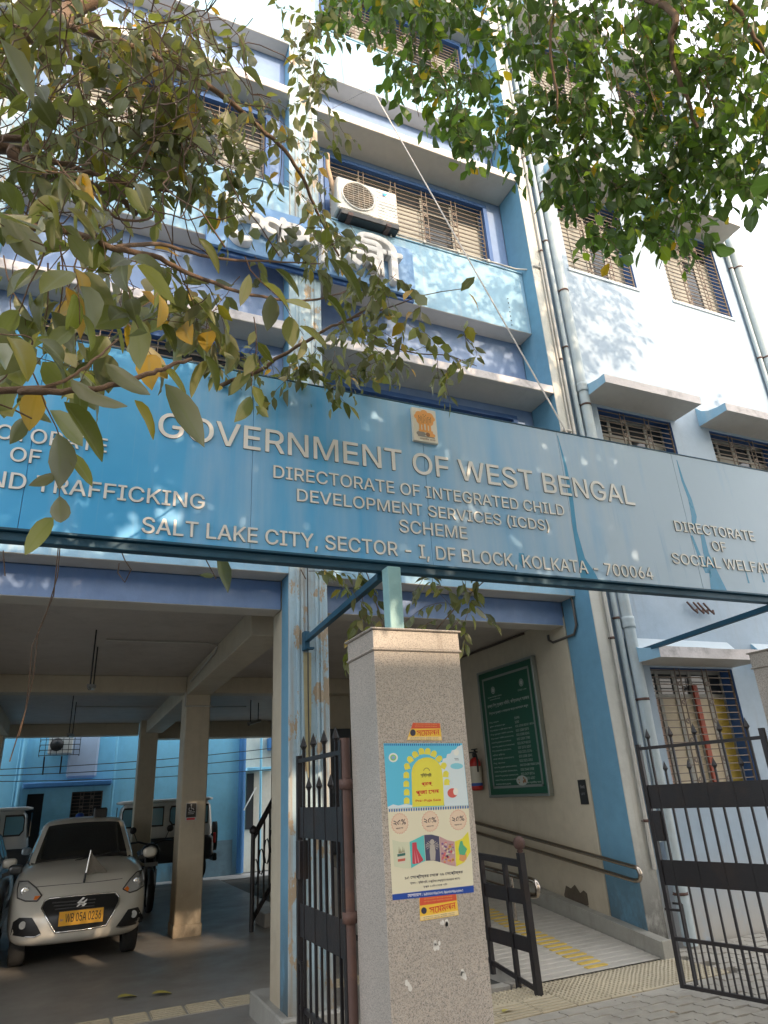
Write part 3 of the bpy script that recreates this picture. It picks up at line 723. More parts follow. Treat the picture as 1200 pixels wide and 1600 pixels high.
# overhead cables in the lane
for k, (z0, z1, lab) in enumerate(((2.45, 2.85, 'topmost black cable crossing the lane in front of the blue annexe'), (2.35, 2.62, 'middle black cable crossing the lane in front of the blue annexe'), (2.28, 2.30, 'lowest black cable crossing the lane in front of the blue annexe'))):
    pts = [(-3 + i * 1.0, 17.4, z0 + (z1 - z0) * i / 9 - .12 * math.sin(math.pi * i / 9)) for i in range(10)]
    solo('cable', MB().tube(pts, .009, 5), M['black'], lab, 'cable', 'cables across the back lane')
solo('fallen_pipe', MB().tube([(3.98, 17.6, 1.35), (4.30, 17.7, 1.85)], .015, 6), M['white'], 'thin white pipe leaning aslant against the blue drain pipe far behind', 'pipe')
# ================================================================== LAMPS under the ceiling
def tubelamp(loc, a, b, label):
    t = thing('tube_light', label, 'light fitting', loc, 'hanging tube lights in the parking hall')
    a = Vector(a); b = Vector(b); d = (b - a).normalized(); z = loc[2]
    for q in (a + d * .12, b - d * .12): part('rod', MB().tube([(q.x, q.y, q.z), (q.x, q.y, 3.288)], .009, 6), M['black'], t)
    part('batten', MB().rod(a, b, .05, .035), plain('grey lamp batten', (.25, .25, .24), .5), t)
    part('tube', MB().tube([a + Vector((.0, -.02, -.028)), b + Vector((0, -.02, -.028))], .014, 8), plain('unlit tube glass', (.55, .56, .55), .3), t)
    part('end_cap', MB().tube([a + Vector((0, -.02, -.028)), a + d * .02 + Vector((0, -.02, -.028))], .018, 8), M['black'], t)
tubelamp((.16, 7.9, 2.75), (.11, 7.4, 2.70), (.17, 8.5, 2.86), 'unlit tube light hanging on rods from the ceiling nearest the front')
tubelamp((0, 12.6, 2.8), (-.05, 12.2, 2.68), (.02, 13.2, 2.75), 'unlit tube light hanging deeper inside, behind the second beam on the left')
tubelamp((3.1, 13, 2.85), (2.92, 12.7, 2.86), (3.28, 13.3, 2.98), 'unlit tube light hanging above the black stair railing')
tubelamp((2.35, 7.8, 2.8), (2.25, 7.4, 2.8), (2.50, 8.4, 2.85), 'unlit tube light hanging between the blue column and the granite pillar')
# ================================================================== STAIR RAILING
sr = thing('stair_railing', 'black iron stair railing with ball topped post at the far right of the parking hall', 'railing', (2.42, 10.0, 0))
part('post', MB().tube([(2.40, 10.0, 0), (2.40, 10.0, 1.16)], .03, 8).lathe((2.40, 10, 1.14), (0, 0, 1), [(0, .02), (.02, .05), (.06, .055), (.1, .03), (.115, 0)], 10), M['steel_black'], sr)
part('handrail', MB().rod((2.40, 10.0, 1.10), (3.1, 10.5, 2.05), .05), M['steel_black'], sr)
part('bottom_rail', MB().rod((2.40, 10.0, .12), (3.1, 10.5, .9), .04), M['steel_black'], sr)
for i in range(1, 8):
    f = i / 7.5; part('baluster', MB().rod((2.4 + .7 * f, 10 + .5 * f, .1 + .8 * f), (2.4 + .7 * f, 10 + .5 * f, 1.1 + .95 * f), .022), M['steel_black'], sr)
for i in range(7):
    f = (i + .5) / 7.5; c = Vector((2.4 + .7 * f, 10 + .5 * f, .62 + .87 * f))
    part('scroll', MB().tube([c + Vector((.035 * math.cos(k * .7), 0, .16 * math.sin(k * .7))) for k in range(10)], .010, 5), M['steel_black'], sr)
st = thing('staircase', 'grey cement steps rising behind the black stair railing', 'stairs', (3, 10.3, 0))
for i in range(5): part('step', MB().box(2.6 + i * .24, 3.3, 10.12, 10.64, i * .17, (i + 1) * .17, bev=.01), M['cement'], st)

# ================================================================== SIGNBOARD
SG = thing('signboard', 'long blue government signboard with raised steel lettering carried above the gate', 'signboard', (2, 3.52, 2.84))
def sp(name, mb, mt, **k): return part(name, mb, mt, SG, **k)
xs = [-2.6, -1.49, -.35, .79, 1.93, 3.07, 4.21, 5.35, 6.5]
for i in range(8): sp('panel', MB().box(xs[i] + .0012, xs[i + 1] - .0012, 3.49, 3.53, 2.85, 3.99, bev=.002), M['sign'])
sp('bottom_channel', MB().box(-2.6, 6.5, 3.475, 3.545, 2.835, 2.849, bev=.002).box(-2.6, 6.5, 3.50, 3.56, 2.79, 2.834, bev=.003), M['frame_blue'])
sp('top_trim', MB().box(-2.6, 6.5, 3.486, 3.55, 3.991, 3.999), M['frame_blue'])
sp('frame', MB().box(-2.6, 6.5, 3.535, 3.58, 3.90, 3.94).box(-2.6, 6.5, 3.535, 3.58, 3.38, 3.42), M['frame_blue'])
def streak(pts, w, z0, lab=None):
    poly = []
    for (x, z, hw) in pts: poly.append((x - hw, z))
    for (x, z, hw) in reversed(pts): poly.append((x + hw, z))
    sp('water_streak', MB().prism(poly, (0, 3.4895, 0), XN, ZN, YN, .0004), M['streak_blue'])
streak([(3.075, 3.96, .003), (3.10, 3.7, .012), (3.10, 3.45, .018), (3.085, 3.2, .018), (3.10, 3.0, .03), (3.13, 2.90, .065), (3.14, 2.852, .075)], 0, 0)
streak([(4.26, 3.94, .004), (4.27, 3.75, .014), (4.30, 3.6, .02), (4.30, 3.45, .028), (4.27, 3.36, .02)], 0, 0)
streak([(4.34, 3.3, .02), (4.33, 3.15, .03), (4.36, 3.0, .045), (4.37, 2.852, .085)], 0, 0)
streak([(4.22, 3.28, .012), (4.25, 3.12, .018), (4.30, 2.98, .03)], 0, 0)
streak([(4.90, 3.03, .006), (4.90, 2.95, .012)], 0, 0); streak([(4.72, 3.03, .006), (4.72, 2.93, .010)], 0, 0)
streak([(2.60, 2.99, .02), (2.60, 2.93, .03), (2.60, 2.90, .01)], 0, 0)
def line(s, x0, x1, z0, h, bold=.016, e=.006):
    # each line is one lettering part on its own plane
    mb = text_mb(s, (x0, 3.4885, z0), XN, ZN, YN, width=x1 - x0, height=h, ext=e, side=1)
    for q in islands(mb): q = embolden(q, bold * h, XN, ZN, YN, .0002); sp('letter', q, [M['letter'], M['letter_side']])
line('GOVERNMENT OF WEST BENGAL', .258, 3.70, 3.465, .155)
line('DIRECTORATE OF INTEGRATED CHILD', .915, 3.012, 3.302, .083)
line('DEVELOPMENT SERVICES (ICDS)', 1.058, 2.86, 3.158, .096)
line('SCHEME', 1.712, 2.192, 3.044, .086)
line('SALT LAKE CITY, SECTOR - I, DF BLOCK, KOLKATA - 700064', .218, 3.725, 2.868, .108)
line('DIRECTORATE', 4.06, 4.925, 3.298, .086); line('OF', 4.41, 4.56, 3.170, .083); line('SOCIAL WELFARE', 3.955, 5.10, 3.028, .086)
line('DIRECTORATE', -.78, .005, 3.320, .083); line('OF', -.435, -.30, 3.205, .080)
line('CHILD RIGHTS AND TRAFFICKING', -1.52, .53, 3.055, .088)
# emblem plaque
EP = sp('emblem_plaque', MB().box(1.850, 2.032, 3.462, 3.488, 3.700, 3.955, bev=.003), plain('cream enamel', (.78, .72, .60), .35))
org = plain('orange print', (.85, .38, .10), .5); brn = plain('brown print', (.30, .14, .06), .5); gry = plain('grey print', (.30, .27, .24), .5)
DK = [0]
def disc(mb, c, r, y, mi=0, n=14, sy=1):
    DK[0] = (DK[0] + 1) % 17; y = y - DK[0] * .00003
    return mb.add([(c[0] + r * math.cos(2 * math.pi * k / n), y, c[1] + sy * r * math.sin(2 * math.pi * k / n)) for k in range(n)], [list(range(n))], mi)
mb = MB(); cx = 1.941
for dx, dz, r in ((0, .215, .030), (-.038, .200, .030), (.040, .200, .030), (-.058, .185, .020), (.060, .185, .020), (0, .175, .040), (-.03, .16, .034), (.032, .16, .034)): disc(mb, (cx + dx, 3.70 + dz), r, 3.4612)
for dx in (-.038, -.014, .012, .036): mb.box(cx + dx - .008, cx + dx + .008, 3.4608, 3.4614, 3.785, 3.86)
mb.box(cx - .05, cx + .055, 3.4606, 3.4614, 3.772, 3.788); disc(mb, (cx + .035, 3.757), .036, 3.461, sy=.5)
disc(mb, (cx + .015, 3.757), .016, 3.4604, 2); disc(mb, (cx - .035, 3.757), .035, 3.461, 1, sy=.55); mb.box(cx - .06, cx + .065, 3.4604, 3.4614, 3.736, 3.742, 1)
for dx, dz in ((0, .205), (-.035, .19), (.036, .19)):
    disc(mb, (cx + dx - .009, 3.70 + dz), .004, 3.4603, 2, 6); disc(mb, (cx + dx + .009, 3.70 + dz), .004, 3.4603, 2, 6); disc(mb, (cx + dx, 3.70 + dz - .013), .006, 3.4603, 2, 6, .5)
for k in range(9): mb.box(cx - .045 + k * .0112, cx - .0428 + k * .0112, 3.4601, 3.4606, 3.845 + .01 * math.sin(k * 1.9), 3.885 + .008 * math.cos(k * 2.3), 2)
part('lion_capital_print', mb, [org, gry, brn], EP)
part('motto', text_mb('सत्यमेव जयते', (1.895, 3.4612, 3.712), XN, ZN, YN, width=.115, height=.017, ext=.0004), brn, EP)
# green posts on the pillars and braces back to the building
for x0 in (1.575, 4.90): sp('post', MB().box(x0, x0 + .085, 3.40 if x0 < 2 else 3.38, 3.485 if x0 < 2 else 3.47, 2.385, 2.789, bev=.004), M['post_green'])
for a, b in (((1.60, 3.56, 2.775), (1.735, 5.44, 2.80)), ((5.0, 3.54, 2.775), (5.40, 5.49, 2.80)), ((-1.35, 3.54, 2.775), (-1.25, 5.44, 2.80))):
    sp('brace', MB().rod(a, b, .042, .042), M['frame_blue'])
for x, y in ((1.735, 5.45), (5.40, 5.50)):
    sp('bracket', MB().box(x - .03, x + .02, y - .02, y + .048, 2.71, 2.87, bev=.003).box(x - .012, x + .05, y - .05, y - .0, 2.715, 2.73), M['frame_blue'])
sp('bracket_stain', MB().prism([(0, 0), (.07, 0), (.065, -.5), (.05, -.9), (.04, -1.05), (.02, -.9), (.005, -.45)], (1.715, 5.4885, 2.70), XN, ZN, YN, .0008), paint('ochre rust stain', (.42, .36, .20), var=.25, vscale=8))
# guy wire up to the roof
solo('guy_cable', MB().tube([onY(886, 677, 3.60), onY(545, 75, 5.55), onY(535, 45, 5.6)], .0075, 6), plain('pale cable', (.55, .5, .45), .5), 'straight pale cable slanting from the signboard top up across the building', 'cable')
solo('thin_wire', MB().tube([onY(515, 172, 5.3), onY(560, 148, 5.3), onY(610, 125, 5.3), onY(660, 100, 5.3)], .003, 4), M['black'], 'hair thin wire crossing behind the slanting cable near the top', 'wire')

# ================================================================== BENGALI LETTER BOARD
LB = thing('letter_board', 'blue board with large white raised Bengali letters fixed across the upper column', 'sign', (1.9, 5.45, 7.1))
part('board', MB().box(.70, 3.06, 5.40, 5.44, 6.78, 7.47, bev=.004), M['panel_blue'], LB)
part('lower_board', MB().box(.70, 3.06, 5.455, 5.49, 6.74, 7.44, bev=.004), M['navy'], LB)
mb = text_mb('শৈশালী', (.86, 5.395, 6.84), XN, ZN, YN, width=2.0, height=.58, ext=.10)
for q_ in islands(mb): q_ = embolden(q_, .012, XN, ZN, YN, .0006); part('letter', q_, M['relief'], LB)
# ================================================================== AIR CONDITIONERS on the first floor ledges
def ac_unit(x, z, label, y=5.60):
    t = thing('air_conditioner', label, 'air conditioner', (x, y, z), 'outdoor air conditioner units on the ledges')
    part('casing', MB().box(x, x + .80, y, y + .27, z, z + .52, bev=.018), M['ac_white'], t)
    cx, cz = x + .27, z + .27
    part('fan_ring', MB().lathe((cx, y + .0, cz), (0, -1, 0), [(-.004, .225), (.012, .225), (.016, .215), (.012, .203), (.002, .20)], 32), M['ac_white'], t)
    part('fan_recess', MB().lathe((cx, y - .001, cz), (0, -1, 0), [(0, .20), (.001, .0)], 32), plain('brown fan shade', (.14, .11, .08), .7), t)
    mb = MB()
    for k in range(11):
        h = math.sqrt(max(0, .2 ** 2 - (-.18 + k * .036) ** 2)); zz = cz - .18 + k * .036; mb.rod((cx - h, y - .008, zz), (cx + h, y - .008, zz), .006)
    for k in range(5):
        h = math.sqrt(max(0, .2 ** 2 - (-.14 + k * .07) ** 2)); xx = cx - .14 + k * .07; mb.rod((xx, y - .012, cz - h), (xx, y - .012, cz + h), .004)
    part('fan_guard', mb, plain('tan wire', (.36, .32, .26), .5), t)
    mb = MB()
    for k in range(9): mb.box(x + .52, x + .785, y - .003, y + .0, z + .05 + k * .05, z + .054 + k * .05)
    part('vent_lines', mb, plain('vent shadow grey', (.35, .34, .32), .6), t)
    part('maker_mark', MB().prism([(0, .045), (.075, .06), (.035, .0)], (x + .60, y - .0032, z + .41), XN, ZN, YN, .001).prism([(.0, .03), (.03, 0), (.0, -.01)], (x + .60, y - .0034, z + .41), XN, ZN, YN, .001, mi=1), [plain('cyan mark', (.03, .45, .60), .4), plain('deep blue mark', (.02, .12, .35), .4)], t)
    part('base_bracket', MB().box(x + .03, x + .80, y - .01, y + .25, z - .09, z - .004, bev=.01), M['black'], t)
    for q in (.12, .62): part('foot', MB().box(x + q, x + q + .06, y - .03, y + .26, z - .105, z - .06), M['rust'], t)
ac_unit(2.22, 8.03, 'white outdoor air conditioner with round brown fan grille on the ledge beside the barred window')
ac_unit(-1.04, 7.98, 'white outdoor air conditioner half hidden by the branches on the left ledge')
solo('insulated_hose', MB().tube([(2.18, 5.8, 9.1), (2.16, 5.75, 8.8), (2.20, 5.72, 8.5), (2.24, 5.75, 8.35)], .03, 8), plain('tan hose wrap', (.42, .30, .20), .7), 'tan wrapped hose hanging beside the air conditioner by the white column', 'hose')

# ================================================================== GATE PILLARS
def gpillar(x0, x1, y0, y1, label):
    t = thing('gate_pillar', label, 'gate pillar', ((x0 + x1) / 2, (y0 + y1) / 2, 0), 'granite clad gate pillars')
    part('shaft', MB().box(x0, x1, y0, y1, 0, 2.262, bev=.002), M['granite'], t)
    part('lower_moulding', MB().box(x0 - .012, x1 + .012, y0 - .012, y1 + .012, 2.2625, 2.275, bev=.005), M['granite'], t)
    part('cap', MB().box(x0 - .003, x1 + .003, y0 - .003, y1 + .003, 2.2755, 2.372, bev=.002), M['granite'], t)
    part('cap_slab', MB().box(x0 - .018, x1 + .018, y0 - .018, y1 + .018, 2.3725, 2.384, bev=.005), M['granite'], t)
    return t
gp = gpillar(1.40, 1.912, 3.25, 3.62, 'speckled granite gate pillar with a blue and cream sale poster pasted on its face')
gpillar(4.53, 5.04, 3.13, 3.50, 'speckled granite gate pillar at the right edge beside the iron gate')
# ================================================================== GATES
def gate(x, yh, yf, sgn, label, loc):
    t = thing('iron_gate', label, 'gate', loc, 'black spiked gates')
    zb, zt = .17, 1.80; L = yf - yh; bk = M['steel_black']
    part('stile', MB().rod((x, yf, zb), (x, yf, zt + .02), .032), bk, t); part('stile', MB().rod((x, yh, zb), (x, yh, zt + .05), .034), bk, t)
    for z0, z1 in ((1.345, 1.515), (.82, .99)): part('band', MB().box(x - .004, x + .004, yh + .01, yf - .005, z0, z1), bk, t)
    for z in (zt - .012, .475, zb + .012): part('rail', MB().rod((x, yh, z), (x, yf, z), .022, .024), bk, t)
    n = round(L / .2); st = L / n
    def spear(y, z, s=1): return MB().lathe((x, y, z), (0, 0, 1), [(-.012, .004), (-.006, .011 * s), (0, .013 * s), (.012, .022 * s), (.075 * s, .001)], 6, sm=False)
    for i in range(n):
        y = yh + st * (i + .5)
        zt2 = zt + .05
        mb = MB().rod((x, y, .175), (x, y, zt2), .015); 
        b = part('bar', mb, bk, t); part('spear_tip', spear(y, zt2 + .008), bk, b)
    for i in range(n + 1):
        y = yh + st * i
        if 0 < i < n:
            for dy in (-.25, 0, .25): part('short_bar', MB().rod((x, y + dy * st, .18), (x, y + dy * st, .47), .010), bk, t)
        if 0 < i < n:
            part('bar', MB().rod((x, y, .99), (x, y, 1.345), .014), bk, t)
            zz = 1.61
            part('bar', MB().rod((x, y, .475), (x, y, .82), .012), bk, t); q = part('bar', MB().rod((x, y, 1.515), (x, y, zz), .013), bk, t); part('spear_tip', spear(y, zz + .006, .9), bk, q)
    part('latch', MB().box(x - .03, x + .03, yf - .09, yf - .02, 1.12, 1.33, bev=.004), bk, t)
    part('bolt', MB().rod((x, yf - .1, .66), (x, yf + .03, .66), .016), bk, t)
    part('drop_bolt', MB().rod((x - .02 * sgn, yf - .10, .2), (x - .02 * sgn, yf - .10, .70), .014).rod((x - .02 * sgn, yf - .10, .70), (x - .02 * sgn, yf - .03, .70), .014), bk, t)
    return t
gate(1.36, 3.66, 4.46, 1, 'black spiked iron gate folded inward beside the granite pillar with poster', (1.36, 3.66, .1))
GR = gate(4.17, 3.45, 4.45, -1, 'black spiked iron gate standing open at the right in front of the ground floor window', (4.17, 4.45, .1)); GR.rotation_euler.z = math.atan2(.226, .97); GR.location.x = 4.20
hp = thing('hinge_post', 'round rusty brown hinge pipe between the left gate and the granite pillar', 'post', (1.385, 3.655, 0))
part('pipe', MB().tube([(1.375, 3.655, .02), (1.375, 3.655, 1.86)], .028, 12), M['rust'], hp)
for z in (.98, 1.60): part('hinge', MB().lathe((1.375, 3.655, z), (0, 0, 1), [(0, .029), (0, .038), (.05, .038), (.05, .029)], 12).box(1.375, 1.41, 3.64, 3.67, z, z + .05), M['rust'], hp)

# ================================================================== RAMP RAILINGS
rl = thing('ramp_railing', 'black steel railing with ball topped post at the foot of the ramp', 'railing', (3.34, 5.0, .12))
bk = M['steel_black']
pq = part('post', MB().rod((3.34, 5.0, .12), (3.32, 5.0, 1.08), .048), bk, rl)
part('ball', MB().lathe((3.32, 5.0, 1.08), (0, 0, 1), [(0, .018), (.012, .026), (.022, .018), (.032, .034), (.055, .046), (.08, .046), (.105, .034), (.122, 0)], 16), M['rust'], pq)
for k, y in enumerate((5.26, 5.62, 6.1, 6.6)): part('post', MB().rod((3.34, y, rz(y) - .02), (3.33, y, 1.0 + (y - 5) * .03), .034), bk, rl)
part('top_rail', MB().rod((3.33, 5.0, 1.0), (3.33, 7.2, 1.08), .03, .05), bk, rl)
part('band', MB().box(3.328, 3.342, 5.0, 7.2, .72, .82), bk, rl); part('band', MB().box(3.331, 3.345, 5.0, 7.2, .40, .50), bk, rl)
part('bottom_rail', MB().rod((3.34, 5.0, .17), (3.34, 7.2, .45), .02, .03), bk, rl)
def loop(y0, z0, z1, slope, x, L, label, lab2):
    t = thing('handrail', label, 'handrail', (x, y0, z0), 'stainless steel ramp handrails')
    pts = [(x, y0 + L, z1 + slope * L), (x, y0 + .08, z1)] + [(x, y0 + .05 - .055 * math.sin(a), (z0 + z1) / 2 + (z1 - z0) / 2 * math.cos(a)) for a in (.5, .9, 1.3, 1.57, 1.84, 2.2, 2.6)] + [(x, y0 + .08, z0), (x, y0 + L, z0 + slope * L)]
    part('tube', MB().tube(pts, .020, 12), M['stainless'], t)
    for q in (.35, 1.4, 2.5):
        if lab2: part('wall_bracket', MB().tube([(x, y0 + q, z0 + slope * q), (x + .05, y0 + q, z0 + slope * q - .03), (x + .10, y0 + q, z0 + slope * q - .03)], .008, 6), M['stainless'], t)
        else: part('support', MB().tube([(x, y0 + q, z1 + slope * q), (x, y0 + q, z0 - .2)], .012, 6), M['stainless'], t)
loop(5.37, .715, .83, .118, 4.81, 4.6, 'long looped steel handrail fixed along the beige wall of the ramp', True)
loop(4.97, .77, .88, .06, 3.42, 3.0, 'shorter looped steel handrail behind the ball topped railing post', False)

# ================================================================== GREEN NOTICE BOARD on the ramp wall
NB = thing('notice_board', 'tall green notice board with white rows of phone numbers on the beige ramp wall', 'notice board', (4.9, 7.2, 2.2))
bx = 4.895; y0, y1, z0, z1 = 6.60, 7.85, 1.44, 2.97
gd = plain('dark green board', (.012, .085, .045), .35); fr = plain('grey metal frame', (.28, .30, .27), .4, .6); wt = plain('chalky white print', (.42, .46, .42), .6)
part('panel', MB().box(bx - .03, bx + .02, y0 + .03, y1 - .03, z0 + .03, z1 - .03), gd, NB)
for b in ((y0, y1, z0, z0 + .03), (y0, y1, z1 - .03, z1), (y0, y0 + .03, z0 + .03, z1 - .03), (y1 - .03, y1, z0 + .03, z1 - .03)): part('frame', MB().box(bx - .045, bx + .02, *b, bev=.004), fr, NB)
ins = .10; mb = MB(); q = bx - .032
for b in ((y0 + ins, y1 - ins, z0 + ins, z0 + ins + .028), (y0 + ins, y1 - ins, z1 - ins - .028, z1 - ins), (y0 + ins, y0 + ins + .03, z0 + ins, z1 - ins), (y1 - ins - .03, y1 - ins, z0 + ins, z1 - ins)): mb.box(q, q + .0015, *b)
part('border', mb, fr, NB)
mb = MB(); UX = Vector((0, -1, 0)); NX = Vector((-1, 0, 0))
def nb(s, u, v, w_, h_=None): text_mb(s, (q, y1 - .14 - u, z1 - .14 - v), UX, ZN, NX, width=w_, height=h_, ext=.0006, mb=mb, bold=.006)
for u, v in ((.20, .13), (.83, .13)):
    c = (y1 - .14 - u, z1 - .14 - v)
    for r0, r1 in ((.045, .036), (.028, .0)):
        n = 18; o = len(mb.v)
        mb.add([(q - .0005, c[0] + rr * math.cos(2 * math.pi * k / n), c[1] + rr * math.sin(2 * math.pi * k / n)) for rr in (r0, max(r1, .003)) for k in range(n)], [(k, (k + 1) % n, (k + 1) % n + n, k + n) for k in range(n)])
nb('Directorate of Child Rights & Trafficking', .06, .22, .32, .018); nb('Government of West Bengal', .10, .25, .24, .016); nb('Child Line', .74, .22, .18, .018)
nb('রাজ্য শিশু সুরক্ষা সমিতি, পশ্চিমবঙ্গ সরকার', .03, .345, .92, .058); nb('শিশুদের সুরক্ষা ও সহায়তার জন্য যোগাযোগ করুন', .05, .425, .86, .040)
rows = [('শিশু সহায়তা', '1098', .24), ('পুলিশ কন্ট্রোল রুম', '100', .38), ('শিশু অধিকার ও নারী পাচার দপ্তর', '033 2358 8010 / 8014', .54), ('শিশু সুরক্ষা সমিতি (SCPS)', '033 2358 1870', .55), ('শিশু কল্যাণ সমিতি (KOLKATA)', '033 2358 5241', .55), ('জেলা শিশু সুরক্ষা (HOWRAH)', '033 2359 7780', .48), ('জেলা শিশু সুরক্ষা (S 24 PARGANAS)', '033 2479 8110', .55), ('শিশু হেল্পলাইন (SEALDAH)', '033 2371 5257', .46), ('মহিলা কমিশন', '033 2321 2276', .30), ('জেলা কেন্দ্র (HOOGHLY)', '033 2358 1041', .50), ('শিশু আদালত', '033 2321 2051', .28), ('জেলা শিশু সুরক্ষা (BARDHAMAN)', '0342 2214 588 / 98300 12345', .54), ('জেলা শিশু সুরক্ষা (BANKURA)', '033 2548 1928', .54), ('জেলা শিশু সুরক্ষা (BIRBHUM)', '033 2479 8714', .55), ('জেলা শিশু (MURSHIDABAD)', '033 2321 4257', .54), ('অন্যান্য জেলা (ADM)', 'আপনার স্থানীয় থানা', .36)]
for i, (a, b, w1) in enumerate(rows):
    v = .50 + i * .0485; nb(a, .03, v + .028, w1 * .92, .022); nb(b, .60, v + .028, min(.38, .018 * len(b) + .03), .027)
part('lettering', mb, wt, NB)
mb = MB(); disc_c = (y1 - .14 - .60, z0 + .175); n = 20
mb.add([(q - .0004, disc_c[0] + (.115 if k not in (4, 14) else .10) * math.cos(2 * math.pi * k / n), disc_c[1] + .055 * math.sin(2 * math.pi * k / n)) for k in range(n)], [list(range(n))])
part('white_blob_print', mb, wt, NB)
mb = MB()
for dy, dz, r in ((.06, .01, .012), (.055, -.02, .010), (-.04, .025, .014), (-.06, .0, .022), (-.03, -.015, .018), (-.075, -.02, .012)):
    mb.add([(q - .001, disc_c[0] + dy + r * math.cos(k), disc_c[1] + dz + r * math.sin(k)) for k in (0, 1, 2, 3, 4, 5)], [(0, 1, 2, 3, 4, 5)])
part('small_figures_print', mb, brn, NB)
FE = thing('fire_extinguisher', 'red fire extinguisher with pale label hanging beside the green notice board', 'fire extinguisher', (4.84, 8.08, 1.5))
c = (4.82, 8.06)
part('cylinder', MB().lathe((*c, 1.53), (0, 0, 1), [(0, .055), (.01, .07), (.03, .075), (.33, .075), (.37, .06), (.395, .03), (.40, .02)], 20), plain('red enamel', (.42, .025, .02), .3), FE)
part('label', MB().lathe((*c, 1.62), (0, 0, 1), [(0, .0758), (.20, .0758)], 20), plain('pale label', (.5, .47, .38), .6), FE)
part('label_band', MB().lathe((*c, 1.585), (0, 0, 1), [(0, .0759), (.035, .0759)], 20), plain('blue label band', (.03, .08, .3), .6), FE)
part('valve', MB().lathe((*c, 1.925), (0, 0, 1), [(0, .02), (.02, .028), (.05, .028), (.06, .015)], 10).box(c[0] - .02, c[0] + .02, c[1] - .06, c[1] + .09, 1.985, 2.0).box(c[0] - .015, c[0] + .015, c[1] - .07, c[1] + .04, 2.02, 2.033).rod((c[0], c[1] - .02, 1.97), (c[0], c[1] - .02, 2.03), .02), M['black'], FE)
part('hose', MB().tube([(c[0], c[1] - .05, 1.96), (c[0] - .02, c[1] - .10, 1.9), (c[0] - .02, c[1] - .09, 1.75)], .012, 8), M['black'], FE)
wp = thing('wall_plate', 'small black notice plate with tiny print on the jamb near the blue pilaster', 'sign', (4.89, 6.08, 1.35))
part('plate', MB().box(4.886, 4.8935, 6.02, 6.14, 1.35, 1.585), M['black'], wp)
part('lettering', text_mb('লিফট', (4.885, 6.11, 1.50), UX, ZN, NX, width=.07, height=.035, ext=.0004, mb=text_mb('LIFT', (4.885, 6.11, 1.44), UX, ZN, NX, width=.06, height=.02, ext=.0004)), plain('faint print', (.25, .25, .25), .6), wp)
aw = thing('access_sign', 'small black wheelchair sign on the middle beige pillar of the hall', 'sign', (1.6, 10.26, 1.4))
part('plate', MB().box(1.53, 1.675, 10.262, 10.268, 1.36, 1.58), plain('sign white edge', (.5, .5, .5), .5), aw)
part('face', MB().box(1.538, 1.667, 10.259, 10.2615, 1.40, 1.573), M['black'], aw)
mb = MB(); disc(mb, (1.60, 1.552), .010, 10.2585, 0, 8)
mb.tube([(1.60, 10.258, 1.538), (1.602, 10.258, 1.51), (1.625, 10.258, 1.508), (1.635, 10.258, 1.488)], .005, 5)
mb.tube([(1.59 + .02 * math.cos(a), 10.258, 1.50 + .022 * math.sin(a)) for a in (2.0, 2.8, 3.6, 4.4, 5.2, 5.8)], .004, 5); mb.box(1.56, 1.65, 10.2584, 10.2588, 1.46, 1.468).box(1.56, 1.64, 10.2584, 10.2588, 1.44, 1.446)
part('wheelchair_symbol', mb, plain('sign pale print', (.55, .55, .55), .5), aw); part('red_strip', MB().box(1.545, 1.655, 10.2570, 10.2584, 1.366, 1.392), plain('sign red print', (.5, .04, .05), .5), aw)
# ================================================================== POSTER AND STICKERS on the pillar
def sheet(parent, layer0=3.2492):
    def mp(p, layer): return onY(590 + p[0] / 4.573, 1110 + p[1] / 4.573, layer0 - .0004 * layer)
    def poly(name, lists, mt, layer):
        mb = MB()
        for pts in lists: mb.add([mp(p, layer) for p in pts], [list(range(len(pts)))])
        return part(name, mb, mt, parent)
    def txt(name, s, a, b, h, mt, layer, bold=.0):
        A_ = mp(a, layer); B_ = mp(b, layer); ux = (B_ - A_); wd = ux.length; ux.normalize(); uy = Vector((-ux.z, 0, ux.x)) if ux.x > 0 else ZN
        return part(name, text_mb(s, A_, ux, uy, YN, width=wd, height=h, ext=.0003, bold=bold), mt, parent)
    return poly, txt, mp
def circ(cx, cy, r, n=24, ry=None, w=0, k=0): return [(cx + (r + (w if i % 2 else 0)) * math.cos(2 * math.pi * i / n), cy + ((ry or r) + (w if i % 2 else 0)) * math.sin(2 * math.pi * i / n)) for i in range(n)]
PO = thing('sale_poster', 'blue and cream sale poster with a yellow arch pasted on the granite gate pillar', 'poster', (1.65, 3.249, 1.45))
poly, txt, mp = sheet(PO)
C_ = lambda n, c: plain(n, c, .45)
cy, cw, ye, rd, dk, bl, cm = C_('cyan print', (.10, .50, .72)), C_('cloud print', (.62, .72, .76)), C_('yellow print', (.72, .66, .07)), C_('red print', (.62, .05, .03)), C_('dark print', (.03, .03, .06)), C_('royal blue print', (.01, .06, .34)), C_('cream print', (.70, .66, .50))
poly('paper', [[(42, 235), (605, 235), (650, 678), (72, 703)]], cy, 0); poly('lower_sheet', [[(72, 703), (650, 678), (686, 1262), (105, 1315)]], cm, 0)
poly('bottom_strip', [[(105, 1315), (686, 1250), (688, 1300), (108, 1357)]], bl, 1)
poly('cloud_print', [[(430, 400), (440, 375), (462, 368), (468, 345), (490, 340), (497, 312), (520, 308), (532, 284), (556, 280), (572, 258), (604, 245), (648, 676), (480, 684), (455, 560)]], cw, 1)
poly('cloud_print', [[(72, 690), (110, 672), (150, 680), (200, 668), (250, 678), (250, 692), (72, 702)]], cw, 1)
poly('cloud_print', [circ(565, 398, 46, 14, 22)], C_('soft cyan print', (.22, .58, .70)), 2)
